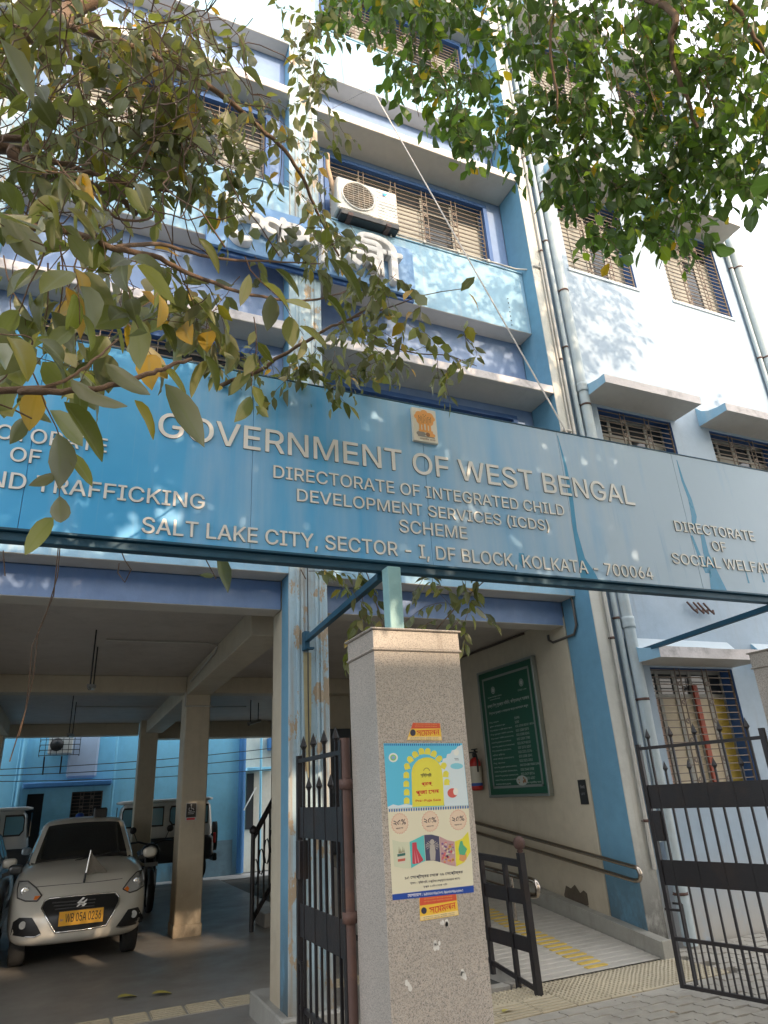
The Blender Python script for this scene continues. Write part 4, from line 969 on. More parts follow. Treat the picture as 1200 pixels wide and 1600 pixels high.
arch = [(248, 690), (243, 480)] + [(352 - 110 * math.cos(a), 450 - 115 * math.sin(a)) for a in [math.pi * i / 12 for i in range(13)]] + [(466, 480), (476, 680)]
poly('arch_print', [arch], ye, 2)
pet = [(208, 645, 0), (208, 585, 0), (205, 525, 0), (205, 462, 0), (210, 400, .3), (232, 350, .6), (268, 315, .5), (313, 293, .2), (358, 293, -.1), (402, 310, -.4), (440, 345, -.7), (472, 395, -.5), (488, 455, -.1), (495, 512, 0)]
def petal(x, y, a): return [(x + math.cos(a) * u + math.sin(a) * v, y - math.sin(a) * u + math.cos(a) * v) for u, v in ((-20, 22), (-20, -10), (-12, -20), (0, -25), (12, -20), (20, -10), (20, 22))]
poly('petal_print', [petal(*p) for p in pet], ye, 2)
poly('spiral_edge', [[(50 + i * 14, 238), (56 + i * 14, 238), (56 + i * 14, 252), (50 + i * 14, 252)] for i in range(39)], bl, 2)
poly('dotted_border', [[(80 + i * 17.5, 706 - i * .78), (90 + i * 17.5, 705 - i * .78), (90 + i * 17.5, 722 - i * .78), (85 + i * 17.5, 728 - i * .78), (80 + i * 17.5, 722 - i * .78)] for i in range(33)], C_('dotted blue print', (.03, .16, .42)), 2)
[poly('round_emblem', [q_], C_('emblem ground', (.75, .78, .74)), 3) for q_ in (circ(112, 337, 33), circ(562, 300, 19, 16, 24))]
poly('round_emblem', [circ(112, 337, 22)], C_('emblem green', (.25, .55, .20)), 4); poly('round_emblem', [circ(112, 337, 13)], C_('emblem blue', (.25, .40, .62)), 5)
poly('caption_print', [[(548, 342), (578, 342), (578, 345), (548, 345)], [(552, 352), (582, 352), (582, 355), (552, 355)]], dk, 3)
txt('lettering', 'সৃষ্টিশ্রী', (308, 480), (386, 478), .020, dk, 4, .01); poly('swirl_print', [[(350 + 22 * math.cos(a) * f, 432 - 22 * math.sin(a) * f) for f, rng in ((1, range(0, 9)), (.86, range(8, -1, -1))) for a in [math.pi * i / 8 for i in rng]]], dk, 4)
txt('lettering', 'প্রাক্', (316, 546), (392, 540), .020, rd, 4, .022); txt('lettering', 'পূজা সেল', (275, 612), (440, 600), .024, rd, 4, .022); txt('lettering', 'Pre-Puja Sale', (273, 658), (452, 650), .0125, rd, 4, .022)
poly('drum_print', [circ(535, 590, 36, 18, 34)], C_('drum red print', (.60, .10, .08)), 3); poly('drum_print', [circ(558, 580, 18, 16, 26)], C_('drum skin print', (.75, .74, .68)), 4)
poly('drum_print', [circ(545, 515, 22, 12, 14), circ(525, 520, 14, 10, 12), [(498, 620), (512, 630), (505, 665), (492, 668)], [(520, 628), (534, 626), (540, 650), (522, 668)]], cw, 3)
for cx_, cy_ in ((158, 808), (376, 793), (576, 782)):
    poly('discount_badge', [circ(cx_, cy_, 55, 44, 68, w=8)], rd, 1); poly('discount_badge', [circ(cx_, cy_, 53, 44, 66, w=8)], C_('badge pink print', (.72, .56, .42)), 2)
    txt('lettering', '২৫%', (cx_ - 44, cy_ + 15), (cx_ + 44, cy_ + 6), .024, dk, 3, .01); txt('lettering', 'পর্যন্ত ছাড়', (cx_ - 26, cy_ + 44), (cx_ + 26, cy_ + 38), .007, dk, 3, .01)
top = [(105, 925), (165, 940), (228, 940), (280, 915), (333, 890), (385, 887), (442, 900), (500, 928), (552, 937), (605, 915), (650, 865)]
bot = [(118, 1115), (180, 1128), (240, 1128), (295, 1095), (345, 1075), (400, 1072), (452, 1085), (510, 1105), (562, 1115), (620, 1085), (668, 1008)]
pc = [C_('picture cream', (.60, .62, .46)), C_('picture turquoise', (.10, .50, .50)), C_('picture slate', (.06, .06, .12)), C_('picture rose', (.50, .30, .30)), C_('picture yellow', (.72, .64, .05))]
for i in range(5):
    j = i * 2; poly('picture', [[top[j], top[j + 1], (top[j + 2][0] - 3, top[j + 2][1]), (bot[j + 2][0] - 3, bot[j + 2][1]), bot[j + 1], bot[j]]], pc[i], 2)
poly('pot_print', [[(140, 1020), (198, 1010), (198, 1080), (188, 1094), (155, 1098), (146, 1090)]], C_('pot cream', (.62, .58, .48)), 3); poly('pot_print', [[(141, 1028), (198, 1018), (198, 1036), (142, 1046)]], C_('pot green', (.03, .14, .12)), 4); poly('pot_print', [[(144, 1064), (198, 1056), (197, 1074), (145, 1082)]], C_('pot red', (.5, .12, .08)), 4)
poly('plant_print', [[(150 + k * 9, 1022), (153 + k * 9, 968 + (k % 3) * 14), (158 + k * 9, 1020)] for k in range(5)], C_('plant brown', (.22, .18, .08)), 3)
poly('sari_print', [[(247, 945), (278, 942), (282, 985), (328, 1070), (300, 1090), (262, 1098), (248, 1095)]], C_('sari crimson', (.50, .05, .08)), 3); poly('sari_print', [[(262, 990), (268, 1095), (276, 1093)], [(276, 1000), (290, 1090), (298, 1086)]], C_('sari pink', (.70, .25, .30)), 4)
st_ = C_('statue stone', (.42, .38, .34)); poly('statue_print', [[(375, 960), (405, 958), (415, 1010), (412, 1070), (378, 1070), (372, 1010)], circ(390, 940, 16, 12, 20)], st_, 3)
poly('statue_print', [[(390, 965), (390 + 46 * math.cos(a) * s, 965 - 40 * math.sin(a)), (390 + 48 * math.cos(a) * s, 972 - 40 * math.sin(a))] for s in (-1, 1) for a in (-.6, -.2, .2, .6, 1.0)], st_, 3)
random.seed(3)
for cc in ((.62, .12, .14), (.70, .35, .10), (.62, .55, .45), (.20, .10, .25)): poly('bazaar_print', [circ(random.uniform(462, 542), random.uniform(945, 1085), random.uniform(5, 11), 7) for _ in range(13)], C_('bazaar colour', cc), 3)
poly('garment_print', [[(590, 935), (606, 932), (612, 960), (640, 990), (628, 1020), (622, 1035), (585, 1030), (578, 990), (584, 960)]], C_('garment green', (.08, .38, .22)), 3); poly('garment_print', [[(585, 1030), (622, 1035), (634, 1015), (636, 1062), (612, 1082), (584, 1070)]], C_('garment orange', (.62, .30, .12)), 3)
txt('lettering', '১৫ সেপ্টেম্বর থেকে ২৯ সেপ্টেম্বর', (196, 1215), (610, 1170), .019, dk, 2, .01); txt('lettering', 'স্থান – সৃষ্টিশ্রী, ঢাকুরিয়া (মধুসূদন মঞ্চের পাশে)', (232, 1247), (588, 1210), .0125, dk, 2, .006); txt('lettering', 'দুপুর ১২টা থেকে ৭টা', (328, 1270), (498, 1252), .0115, dk, 2, .006)
txt('lettering', 'যোগাযোগ : ৯৪৩৩০৭৯৫৬৭ /৯৮৩০৭৯২৩৬৫', (216, 1335), (612, 1296), .0125, C_('white strip print', (.8, .8, .8)), 2, .012)
def sticker(label, quad, cut):
    t = thing('sticker', label, 'sticker', (1.65, 3.248, 1.5), 'small yellow and red stickers on the pillar')
    poly, txt, mp = sheet(t, 3.2480 if cut else 3.2484)
    (ax, ay), (bx_, by), (cx_, cy_), (dx, dy) = quad
    L = lambda u, v: ((ax + (bx_ - ax) * u) * (1 - v) + (dx + (cx_ - dx) * u) * v, (ay + (by - ay) * u) * (1 - v) + (dy + (cy_ - dy) * u) * v)
    poly('paper', [[L(.0 if not cut else .02, 0), L(1, 0), L(1, 1), L(0, 1)] + ([L(.0, .75)] if cut else [])], C_('sticker yellow', (.80, .50, .05)), 1)
    poly('red_band', [[L(.01, .0), L(.99, 0), L(.99, .30), L(.01, .34)]], C_('sticker red', (.62, .09, .04)), 2)
    poly('pale_band', [[L(.01, .80), L(.99, .78), L(.99, .98), L(.01, .98)]], C_('sticker pale', (.80, .62, .30)), 2)
    for v in (.10, .22): a, b = L(.12, v), L(.88, v); txt('lettering', 'পশ্চিমবঙ্গ কলেজ শিক্ষক', a, b, .005, C_('sticker small print', (.75, .45, .1)), 3)
    for v in (.88, .96): a, b = L(.08, v), L(.9, v); txt('lettering', 'কলকাতা জেলা কমিটি সদস্য', a, b, .004, dk, 3)
    a, b = L(.26, .76), L(.95, .68); txt('lettering', 'সম্মেলন', a, b, .026, rd, 3, .012)
    c = L(.11, .57); poly('oval_stamp', [circ(c[0], c[1], 20, 16, 24)], dk, 3)
sticker('small torn edged yellow and red sticker above the sale poster', ((250, 88), (446, 92), (460, 214), (210, 212)), True)
sticker('small yellow and red sticker directly below the sale poster', ((298, 1340), (562, 1312), (580, 1462), (304, 1506)), False)
mb = MB()
for cxp, cyp in ((683, 1477), (726, 1525), (638, 1540), (694, 1440)):
    for k in range(5):
        o = onY(cxp + random.uniform(-5, 5), cyp + random.uniform(-5, 5), 3.2492); r = random.uniform(.004, .012)
        mb.add([(o.x + r * math.cos(a), o.y, o.z + r * 1.5 * math.sin(a)) for a in (0, 1.1, 2.2, 3.4, 4.3, 5.3)], [(0, 1, 2, 3, 4, 5)])
part('scrape_marks', mb, C_('white scrape', (.7, .68, .64)), gp)

# ================================================================== VEHICLES
def superbox(nu, nv, nw, n, fn):
    """rounded block: a gridded cube pulled onto a super-ellipsoid, then shaped by fn(u, v, w) -> point"""
    b = bmesh.new(); vd = {}
    def V(i, j, k):
        key = (i, j, k)
        if key not in vd:
            p = [2 * i / nu - 1, 2 * j / nv - 1, 2 * k / nw - 1]
            p = [math.copysign(abs(c) ** .85, c) for c in p]
            sc = sum(abs(c) ** n for c in p) ** (-1 / n); vd[key] = b.verts.new(fn(*(c * sc for c in p)))
        return vd[key]
    for k in (0, nw):
        for i in range(nu):
            for j in range(nv): b.faces.new([V(i, j, k), V(i + 1, j, k), V(i + 1, j + 1, k), V(i, j + 1, k)][:: (1 if k else -1)])
    for j in (0, nv):
        for i in range(nu):
            for k in range(nw): b.faces.new([V(i, j, k), V(i + 1, j, k), V(i + 1, j, k + 1), V(i, j, k + 1)][:: (-1 if j else 1)])
    for i in (0, nu):
        for j in range(nv):
            for k in range(nw): b.faces.new([V(i, j, k), V(i, j + 1, k), V(i, j + 1, k + 1), V(i, j, k + 1)][:: (1 if i else -1)])
    bmesh.ops.recalc_face_normals(b, faces=b.faces); return b
def lerp(tab, x):
    for (a, fa), (b_, fb) in zip(tab, tab[1:]):
        if x <= b_: return fa + (fb - fa) * max(0, (x - a)) / (b_ - a)
    return tab[-1][1]
def carpaint(name, c): 
    return plain(name, c, .38, .15, 0, .7)
HT = [(0, .70), (.12, .80), (.35, .90), (.75, .985), (1.10, 1.03), (1.6, 1.05), (3.4, 1.06), (3.7, 1.04), (4.0, .96)]
def body_fn(u, v, w):
    y = 2.0 * (v + 1); W = .8675 * (1 - .10 * max(0, -v - .55) ** 1.2 - .10 * max(0, v - .6))
    zt = lerp(HT, y); z = .22 + (zt - .22) * (w + 1) / 2
    x = u * W * (1 - .09 * max(0, w) ** 2 - .05 * max(0, -w) ** 2)
    if v < 0: y += (-v) ** 6 * (.30 * u * u + .05 * (w - .0) ** 2 + (.22 * max(0, w - .35)))
    z += .035 * (1 - u * u) * max(0, w)
    return Vector((x, y, z))
def cab_fn(u, v, w):
    t = (w + 1) / 2; ya, yb = 1.0 + .82 * t, 3.85 - .75 * t
    y = (ya + yb) / 2 + (yb - ya) / 2 * v; x = u * (.77 - .19 * t) ; z = .97 + .55 * t + .03 * (1 - u * u) * t
    if v < 0: y += .10 * u * u * (-v)
    return Vector((x, y, z))
TY = plain('tyre rubber', (.02, .02, .02), .8); RIM = plain('wheel rim', (.35, .35, .35), .35, .8); GL = plain('car glass', (.012, .014, .016), .04, 0, 0, 1)
CHR = plain('chrome trim', (.75, .74, .72), .12, 1); LAMP = plain('lamp glass', (.50, .50, .48), .12, .3, 0, 1); AMB = plain('amber lens', (.70, .18, .03), .2)
def car(loc, sc, colour, label, detail=False):
    t = thing('parked_car', label, 'car', loc, 'cars parked under the office block'); t.scale = sc
    pm_ = colour
    b = superbox(20, 40, 12, 7, body_fn); bvh = BVHTree.FromBMesh(b); mb = MB(); mb.bm(b, sm=True)
    part('body', mb, pm_, t, local=True)
    b = superbox(14, 20, 8, 8, cab_fn); b.verts.index_update(); mb = MB(); cv = BVHTree.FromBMesh(b)
    for f in b.faces:
        c = f.calc_center_median(); tt = (c.z - .97) / .55
        roofy = tt > .91 or (tt > .8 and abs(c.x) > .5)
        edge = abs(c.x) > (.77 - .19 * tt) * .86 and f.normal.y < -.3
        edge = edge or (abs(f.normal.x) > .5 and (abs(c.y - 2.55) < .06 or c.y > 3.45 - .7 * tt or c.y < 1.15 + .82 * tt))
        mb.m.append(0 if (roofy or edge) else 1); mb.f.append([v.index for v in f.verts]); mb.smooth.append(True)
    mb.v = [tuple(v.co) for v in b.verts]; b.free()
    part('cabin', mb, [pm_, GL], t, local=True)
    for sx in (-1, 1):
        for y in (.78, 3.2):
            wv = part('wheel', MB().lathe((sx * .70, y, .31), (sx, 0, 0), [(-.11, .2), (-.11, .29), (-.09, .31), (.06, .31), (.08, .29), (.08, .2)], 24), TY, t, local=True)
            o = part('rim', MB().lathe((sx * .70, y, .31), (sx, 0, 0), [(.07, .2), (.09, .18), (.07, .05), (.10, 0)], 12), RIM, wv, local=True)
        mr = part('mirror', MB(), pm_, t, local=True)
        b2 = superbox(6, 6, 6, 3, lambda u, v, w: Vector((sx * .95 + u * .095, 1.33 + v * .05, 1.06 + w * .062))); m2 = MB(); m2.bm(b2, sm=True); mr.data = m2.mesh('mirror', pm_)
        part('mirror_stalk', MB().rod((sx * .78, 1.33, 1.0), (sx * .9, 1.33, 1.03), .05), M['black'], t, local=True)
    part('underside', MB().box(-.62, .62, .75, 3.7, .22, .34), M['black'], t, local=True)
    if not detail: return t
    L = Vector(loc)
    def hit(px, py, off=.004):
        d = ray(px, py); o = CP - L; o = Vector((o.x / sc[0], o.y / sc[1], o.z / sc[2])); d = Vector((d.x / sc[0], d.y / sc[1], d.z / sc[2])).normalized()
        h, nrm, _, dist = bvh.ray_cast(o, d)
        if h is None: h = o + d * ((.25 - o.y) / d.y); nrm = Vector((0, -1, 0))
        return h - d * off
    def patch(name, pts, mt, off, rings=4, parent=None):
        cx = sum(p[0] for p in pts) / len(pts); cy = sum(p[1] for p in pts) / len(pts)
        dense = []
        for a, b_ in zip(pts, pts[1:] + pts[:1]):
            for k in range(4): dense.append((a[0] + (b_[0] - a[0]) * k / 4, a[1] + (b_[1] - a[1]) * k / 4))
        n = len(dense); vs = []
        for r in range(rings): f = 1 - r / rings; vs += [hit(cx + (p[0] - cx) * f, cy + (p[1] - cy) * f, off) for p in dense]
        vs.append(hit(cx, cy, off)); fs = [(r * n + i, r * n + (i + 1) % n, (r + 1) * n + (i + 1) % n, (r + 1) * n + i) for r in range(rings - 1) for i in range(n)]
        fs += [((rings - 1) * n + i, (rings - 1) * n + (i + 1) % n, len(vs) - 1) for i in range(n)]
        return part(name, MB().add(vs, fs, sm=True), mt, parent or t, local=True)
    def trim(name, pts, r, mt, parent=None, close=True, off=.01):
        dense = []
        P_ = pts + pts[:1] if close else pts
        for a, b_ in zip(P_, P_[1:]):
            for k in range(4): dense.append((a[0] + (b_[0] - a[0]) * k / 4, a[1] + (b_[1] - a[1]) * k / 4))
        if close: dense.append(dense[0])
        return part(name, MB().tube([hit(*p, off) for p in dense], r, 6), mt, parent or t, local=True)
    gr = [(65, 1419), (70, 1408), (78, 1404), (128, 1399), (180, 1394.5), (186, 1401), (186, 1408), (176, 1428), (165, 1446), (128, 1453), (86, 1457.5), (76, 1440)]
    g_ = patch('grille', gr, M['black'], .006); trim('grille_surround', gr, .011, CHR, g_)
    for k in range(3): trim('grille_bar', [(82 + k * 2, 1411 + k * 5), (172 - k * 2, 1403 + k * 5)], .007, plain('dark grille bar', (.06, .06, .06), .3), g_, False, .012)
    for side, pts, amb, orb in ((0, [(27, 1390), (30, 1377), (44, 1377), (56, 1387), (65, 1399), (58, 1408), (40, 1408), (27, 1403)], [(55, 1400), (63, 1399.5), (57, 1406), (52, 1406)], (39, 1393)),
                           (1, [(192, 1389), (203, 1374), (213, 1363), (224, 1359), (226, 1372), (225, 1384), (214, 1391), (203, 1394.5)], [(193.5, 1389), (199, 1384), (202, 1388), (200, 1393)], (214, 1377))):
        h_ = patch('headlight', pts, LAMP, .012); trim('headlight_rim', pts, .008, plain('dark lamp edge', (.05, .045, .04), .4), h_); patch('indicator', amb, AMB, .020, 2, h_)
        c = hit(*orb, .02); part('reflector', MB().lathe(c, (0, -1, 0), [(0, .05), (.01, .042), (.004, .02), (.014, 0)], 14), CHR, h_, local=True)
    for pts, orb in (([(16, 1461), (20, 1441), (30, 1434), (50, 1434), (58, 1447), (64, 1459), (54, 1464), (34, 1464)], (35, 1446)), ([(181, 1448), (190, 1436), (200, 1421), (216, 1417), (224, 1434), (221, 1441), (205, 1446), (189, 1449)], (209, 1428))):
        f_ = patch('fog_lamp_recess', pts, M['black'], .006); c = hit(*orb, .02); part('fog_lamp', MB().lathe(c, (0, -1, 0), [(-.01, .04), (.01, .04), (.012, .034), (.006, .02), (.012, 0)], 16), LAMP, f_, local=True)
        trim('fog_trim', pts[-3:] if pts[0][0] < 100 else [pts[0], pts[1], pts[7], pts[6]][0:1] + [pts[7], pts[6]], .007, CHR, f_, False)
    trim('bonnet_line', [(56, 1386), (100, 1382), (150, 1378), (205, 1371)], .0035, M['black'], None, False, .001)
    # number plate
    a, b_ = hit(90.5, 1447.5, .03), hit(160, 1439, .03); yy = min(a.y, b_.y) - .02; uxv = (b_ - a); uxv.y = 0; wd = uxv.length; uxv.normalize(); uyv = Vector((-uxv.z, 0, uxv.x)); o = Vector((a.x, yy, a.z))
    pl = part('number_plate', MB().prism([(0, 0), (wd, 0), (wd, .142), (0, .142)], o, uxv, uyv, (0, -1, 0), .006), plain('yellow plate', (.72, .36, .03), .45), t, local=True)
    part('plate_rim', MB().prism([(-.008, -.008), (wd + .008, -.008), (wd + .008, .15), (-.008, .15)], o + Vector((0, .003, 0)), uxv, uyv, (0, -1, 0), .004), M['black'], pl, local=True)
    part('lettering', text_mb('WB 05A 0236', o + uxv * .075 + uyv * .032 + Vector((0, -.0065, 0)), uxv, uyv, YN, width=wd - .10, height=.086, ext=.0008, bold=.008), M['black'], pl, local=True)
    part('lettering', text_mb('IND', o + uxv * .014 + uyv * .05 + Vector((0, -.0065, 0)), uxv, uyv, YN, width=.038, height=.018, ext=.0008, bold=.02), plain('plate blue print', (.05, .08, .3), .5), pl, local=True)
    # badge
    c = hit(128, 1411, .03); k = .0066
    S1 = [(-8, 2), (0, 9), (3, 7), (-2, 3), (8, 4), (2, -1), (-8, 2)]
    part('badge', MB().prism([(-9 * k, 1 * k), (1 * k, 9 * k), (5 * k, 8 * k), (-2 * k, 3 * k), (2 * k, 2.2 * k), (9 * k, 6 * k), (9 * k, 4 * k), (2 * k, -2 * k), (-3 * k, -1 * k)], c, XN, ZN, YN, .008)
         .prism([(9 * k, -1 * k), (-1 * k, -9 * k), (-5 * k, -8 * k), (2 * k, -3 * k), (-2 * k, -2.2 * k), (-9 * k, -6 * k), (-9 * k, -4 * k), (-2 * k, 1.2 * k), (3 * k, .6 * k)], c, XN, ZN, YN, .008), plain('bright badge', (.8, .8, .78), .3, .2), t, local=True)
    # flag staff on the bonnet
    f0 = hit(131, 1379, 0); f1 = f0 + Vector((.05, .05, .34))
    fp_ = part('flag_staff', MB().tube([f0, f1], .008, 6), CHR, t, local=True); part('staff_base', MB().tube([f0, f0 + (f1 - f0) * .3], .014, 8), M['black'], t, local=True)
    part('flag', MB().add([f1 + Vector((.01, 0, -.02)), f1 + Vector((.06, .01, -.08)), f1 + Vector((.24, .03, -.25)), f1 + Vector((.10, .02, -.24)), f1 + Vector((-.02, 0, -.27)), f1 + Vector((.04, .02, -.17))], [(0, 1, 5, 4), (1, 2, 3, 5), (5, 3, 4)]), plain('dull translucent pennant', (.16, .14, .11), .5), t, local=True)
    part('roof_lamp_cover', MB().box(.12, .32, 1.9, 2.1, 1.52, 1.66, bev=.02), M['black'], t, local=True)
    part('wiper', MB().tube([(-.1, 1.0, 1.05), (.2, 1.06, 1.09), (.5, 1.12, 1.12)], .008, 5).tube([(-.6, 1.05, 1.06), (-.3, 1.02, 1.08), (-.05, 1.03, 1.09)], .008, 5), M['black'], t, local=True)
    return t
car((.29, 9.15, 0), (.855, .88, .955), carpaint('champagne beige car paint', (.60, .57, .50)), 'pale cream small car with yellow number plate and a pennant on its bonnet', True)
car((-1.20, 8.95, 0), (.80, .86, .90), carpaint('dark grey car paint', (.04, .045, .05)), 'dark car cut off by the left edge beside the pale cream car')
SC = car((.28, 12.9, 0), (.80, .84, .92), carpaint('bluish silver car paint', (.30, .36, .40)), 'bluish silver car behind the pale cream car with a small blue roof beacon')
part('beacon', MB().lathe((.02, 1.95, 1.52), (0, 0, 1), [(0, .10), (.10, .09), (.13, .05), (.135, 0)], 12), plain('deep blue beacon', (.02, .05, .25), .2), SC, local=True)
def jeep(loc, sc, label, flip=1):
    t = thing('jeep', label, 'jeep', loc, 'white jeeps parked behind the hall'); t.scale = (sc[0] * flip, sc[1], sc[2])
    wh = carpaint('white jeep paint', (.60, .60, .58)); dk_ = plain('dark lower jeep body', (.035, .038, .042), .4)
    def up(u, v, w):
        t_ = (w + 1) / 2; return Vector((u * (1.95 - .12 * t_) + .0 + .10 * t_ * (1 if u < 0 else -.2), v * (.80 - .07 * t_), .95 + .95 * t_))
    b = superbox(16, 8, 6, 9, up); mb = MB(); mb.bm(b, sm=True); part('upper_body', mb, wh, t, local=True)
    b = superbox(16, 8, 5, 9, lambda u, v, w: Vector((u * 2.0, v * .84, .78 + w * .30))); mb = MB(); mb.bm(b, sm=True); part('lower_body', mb, dk_, t, local=True)
    b = superbox(12, 6, 3, 7, lambda u, v, w: Vector((u * 1.92, v * .76, 1.90 + w * .05))); mb = MB(); mb.bm(b, sm=True); part('roof', mb, wh, t, local=True)
    for x0, x1 in ((-1.72, -1.05), (-.90, -.10), (.12, .85), (1.02, 1.70)):
        pts = [(x0 + .12, 0), (x1, 0), (x1, .46), (x0 + .06, .46), (x0, .38), (x0, .10)]
        wn = part('window', MB().prism(pts, (0, -.792, 1.32), XN, ZN, YN, .012), M['black'], t, local=True)
        part('pane', MB().prism([(x * .88 + (x0 + x1) / 2 * .12, z * .82 + .04) for x, z in pts], (0, -.806, 1.32), XN, ZN, YN, .004), plain('pale blue jeep glass', (.16, .34, .42), .08), wn, local=True)
    part('windscreen', MB().prism([(-.62, 0), (.62, 0), (.56, .5), (-.56, .5)], (-1.90, 0, 1.30), (0, 1, 0), ZN, (-1, 0, 0), .03), GL, t, local=True)
    part('rear_bumper', MB().box(1.95, 2.12, -.8, .8, .45, .62, bev=.03), M['black'], t, local=True)
    part('tail_light', MB().box(1.93, 2.03, -.86, -.74, .85, 1.10, bev=.02), plain('red tail lens', (.5, .02, .02), .25), t, local=True)
    part('spare_wheel', MB().lathe((2.02, .1, 1.0), (1, 0, 0), [(0, .15), (0, .34), (.18, .34), (.2, .1)], 18), TY, t, local=True)
    for x in (-1.35, 1.35):
        for y in (-.72, .72):
            wv = part('wheel', MB().lathe((x, y, .36), (0, math.copysign(1, y), 0), [(-.11, .2), (-.11, .34), (.11, .34), (.11, .2)], 20), TY, t, local=True); part('rim', MB().lathe((x, y, .36), (0, math.copysign(1, y), 0), [(.10, .2), (.06, .14), (.08, 0)], 10), RIM, wv, local=True)
    return t
jeep((2.08, 17.0, 0), (.53, .42, .87), 'white topped jeep with dark lower body half hidden behind the middle pillars')
jeep((-1.62, 17.0, 0), (.55, .42, .87), 'white jeep cut off by the left edge behind the parked cars', -1)
# motorbike
MT = thing('motorcycle', 'black motorcycle standing nose first between the pale cream car and the middle pillar', 'motorcycle', (1.42, 12.9, 0))
bx_, by_ = 1.42, 12.9; MK = plain('motorcycle black', (.02, .02, .022), .35)
for y in (by_, by_ + 1.15):
    wv = part('wheel', MB().lathe((bx_, y, .28), (1, 0, 0), [(-.045, .20), (-.05, .26), (-.02, .28), (.02, .28), (.05, .26), (.045, .20)], 24), TY, MT); part('rim', MB().lathe((bx_, y, .28), (1, 0, 0), [(-.03, .2), (0, .19), (0, .03), (.03, .02)], 18), RIM, wv)
part('fork', MB().tube([(bx_ - .07, by_, .28), (bx_ - .07, by_ + .22, .88)], .02, 8).tube([(bx_ + .07, by_, .28), (bx_ + .07, by_ + .22, .88)], .02, 8), MK, MT)
part('mudguard', MB().tube([(bx_, by_ - .24, .40), (bx_, by_ - .12, .56), (bx_, by_ + .08, .60), (bx_, by_ + .26, .46)], .055, 8), MK, MT)
part('headlight', MB().lathe((bx_, by_ + .16, .86), (0, -1, 0), [(-.1, .03), (-.04, .10), (.03, .10), (.05, .06), (.055, 0)], 16), LAMP, MT)
part('fairing', MB().lathe((bx_, by_ + .22, .84), (0, -1, 0), [(-.12, .05), (-.05, .16), (.02, .15), (.03, .11)], 12), MK, MT)
part('handlebar', MB().tube([(bx_ - .36, by_ + .36, 1.0), (bx_ - .2, by_ + .26, 1.02), (bx_, by_ + .24, .96), (bx_ + .2, by_ + .26, 1.02), (bx_ + .36, by_ + .36, 1.0)], .016, 8), MK, MT)
for s_ in (-1, 1): 
    part('mirror', MB().lathe((bx_ + s_ * .30, by_ + .28, 1.20), (0, -1, 0), [(-.02, .02), (-.01, .055), (.01, .055), (.012, 0)], 12).tube([(bx_ + s_ * .22, by_ + .28, 1.02), (bx_ + s_ * .29, by_ + .28, 1.18)], .007, 6), MK, MT)
part('tank', (lambda b: (lambda m_: (m_.bm(b, sm=True), m_)[1])(MB()))(superbox(8, 8, 6, 3, lambda u, v, w: Vector((bx_ + u * .15, by_ + .52 + v * .24, .80 + w * .12)))), MK, MT)
part('seat', MB().box(bx_ - .12, bx_ + .12, by_ + .72, by_ + 1.35, .76, .84, bev=.03), MK, MT)
part('engine', MB().box(bx_ - .14, bx_ + .14, by_ + .35, by_ + .80, .26, .62, bev=.04), plain('engine grey', (.12, .12, .12), .5, .5), MT)
part('number_plate', MB().box(bx_ - .10, bx_ + .10, by_ - .02, by_ - .01, .66, .72), plain('dull plate', (.3, .3, .3), .5), MT)

# ================================================================== SHADE HOUSE ACROSS THE STREET (added, unseen behind the viewer)
OH = thing('shade_house', 'two storey cream house added out of view across the street to shade the office gate', 'building', (2, -12, 0))
mb = MB(); hl = [(x, x + 1.4, z, z + 1.5) for x in (-9, -5.5, -2, 1.5, 5, 8.5, 12) for z in (1.0, 4.6)]
holes_b = hl
xs_ = MB(); wall_holes(xs_, -12, 16, 0, 7.75, 0, hl, -.2)
xs_.v = [(v[0], -12 + v[1], v[2]) for v in xs_.v]
cream = paint('cream house wall', (.58, .48, .34), var=.1, streak=.3)
part('wall', xs_, [cream, cream], OH); part('wall', MB().box(-12, 16, -20, -12.3, 0, 7.7), cream, OH); part('parapet', MB().box(-12.1, 16.1, -12.1, -11.9, 7.3, 7.85), cream, OH)
part('shade_block', MB().box(9.75, 22, -20, -12.05, 7.86, 12.7, bev=.02), cream, OH)  # upper block added to keep the sun off the right wing
for a, b_, c, d in [(10.5, 11.9, 8.6, 10.1), (13.5, 14.9, 8.6, 10.1), (16.5, 17.9, 8.6, 10.1)]: part('window', MB().box(a, b_, -12.04, -12.0, c, d), M['glass_dark'], OH)
for a, b_, c, d in hl: part('window', MB().box(a, b_, -12.24, -12.2, c, d), M['glass_dark'], OH)

# ================================================================== TREES
def frame_of(d, n):
    d = d.normalized(); x = d.cross(n); x = x.normalized() if x.length > 1e-4 else d.orthogonal().normalized(); return x, d, x.cross(d).normalized()
def leaf_geo(shape, hi=True, curl=0.0, fold=.25, wav=0.0):
    """ovate leaf, unit length along +Y, normal +Z; returns verts, faces"""
    rows = ([0, .12, .3, .5, .7, .86, 1.0] if hi else [0, .28, .62, 1.0]); wd = []
    for t in rows:
        if shape == 'obov': wv = .36 * math.sin(math.pi * min(1, t ** 1.25 * .98 + .02)) ** .75
        else: wv = .285 * math.sin(math.pi * (t ** .85)) ** .8
        wd.append(max(wv, .008 if t in (0, 1.0) else .0))
    vs = []; fs = []
    for i, t in enumerate(rows):
        zc = -curl * t * t; w_ = wd[i]; up = fold * w_
        wz = wav * math.sin(t * 9)
        vs += [(-w_, t, zc + up + wz), (0, t, zc), (w_, t, zc + up - wz * .7)]
    for i in range(len(rows) - 1):
        a = i * 3; fs += [(a, a + 1, a + 4, a + 3), (a + 1, a + 2, a + 5, a + 4)]
    return vs, fs
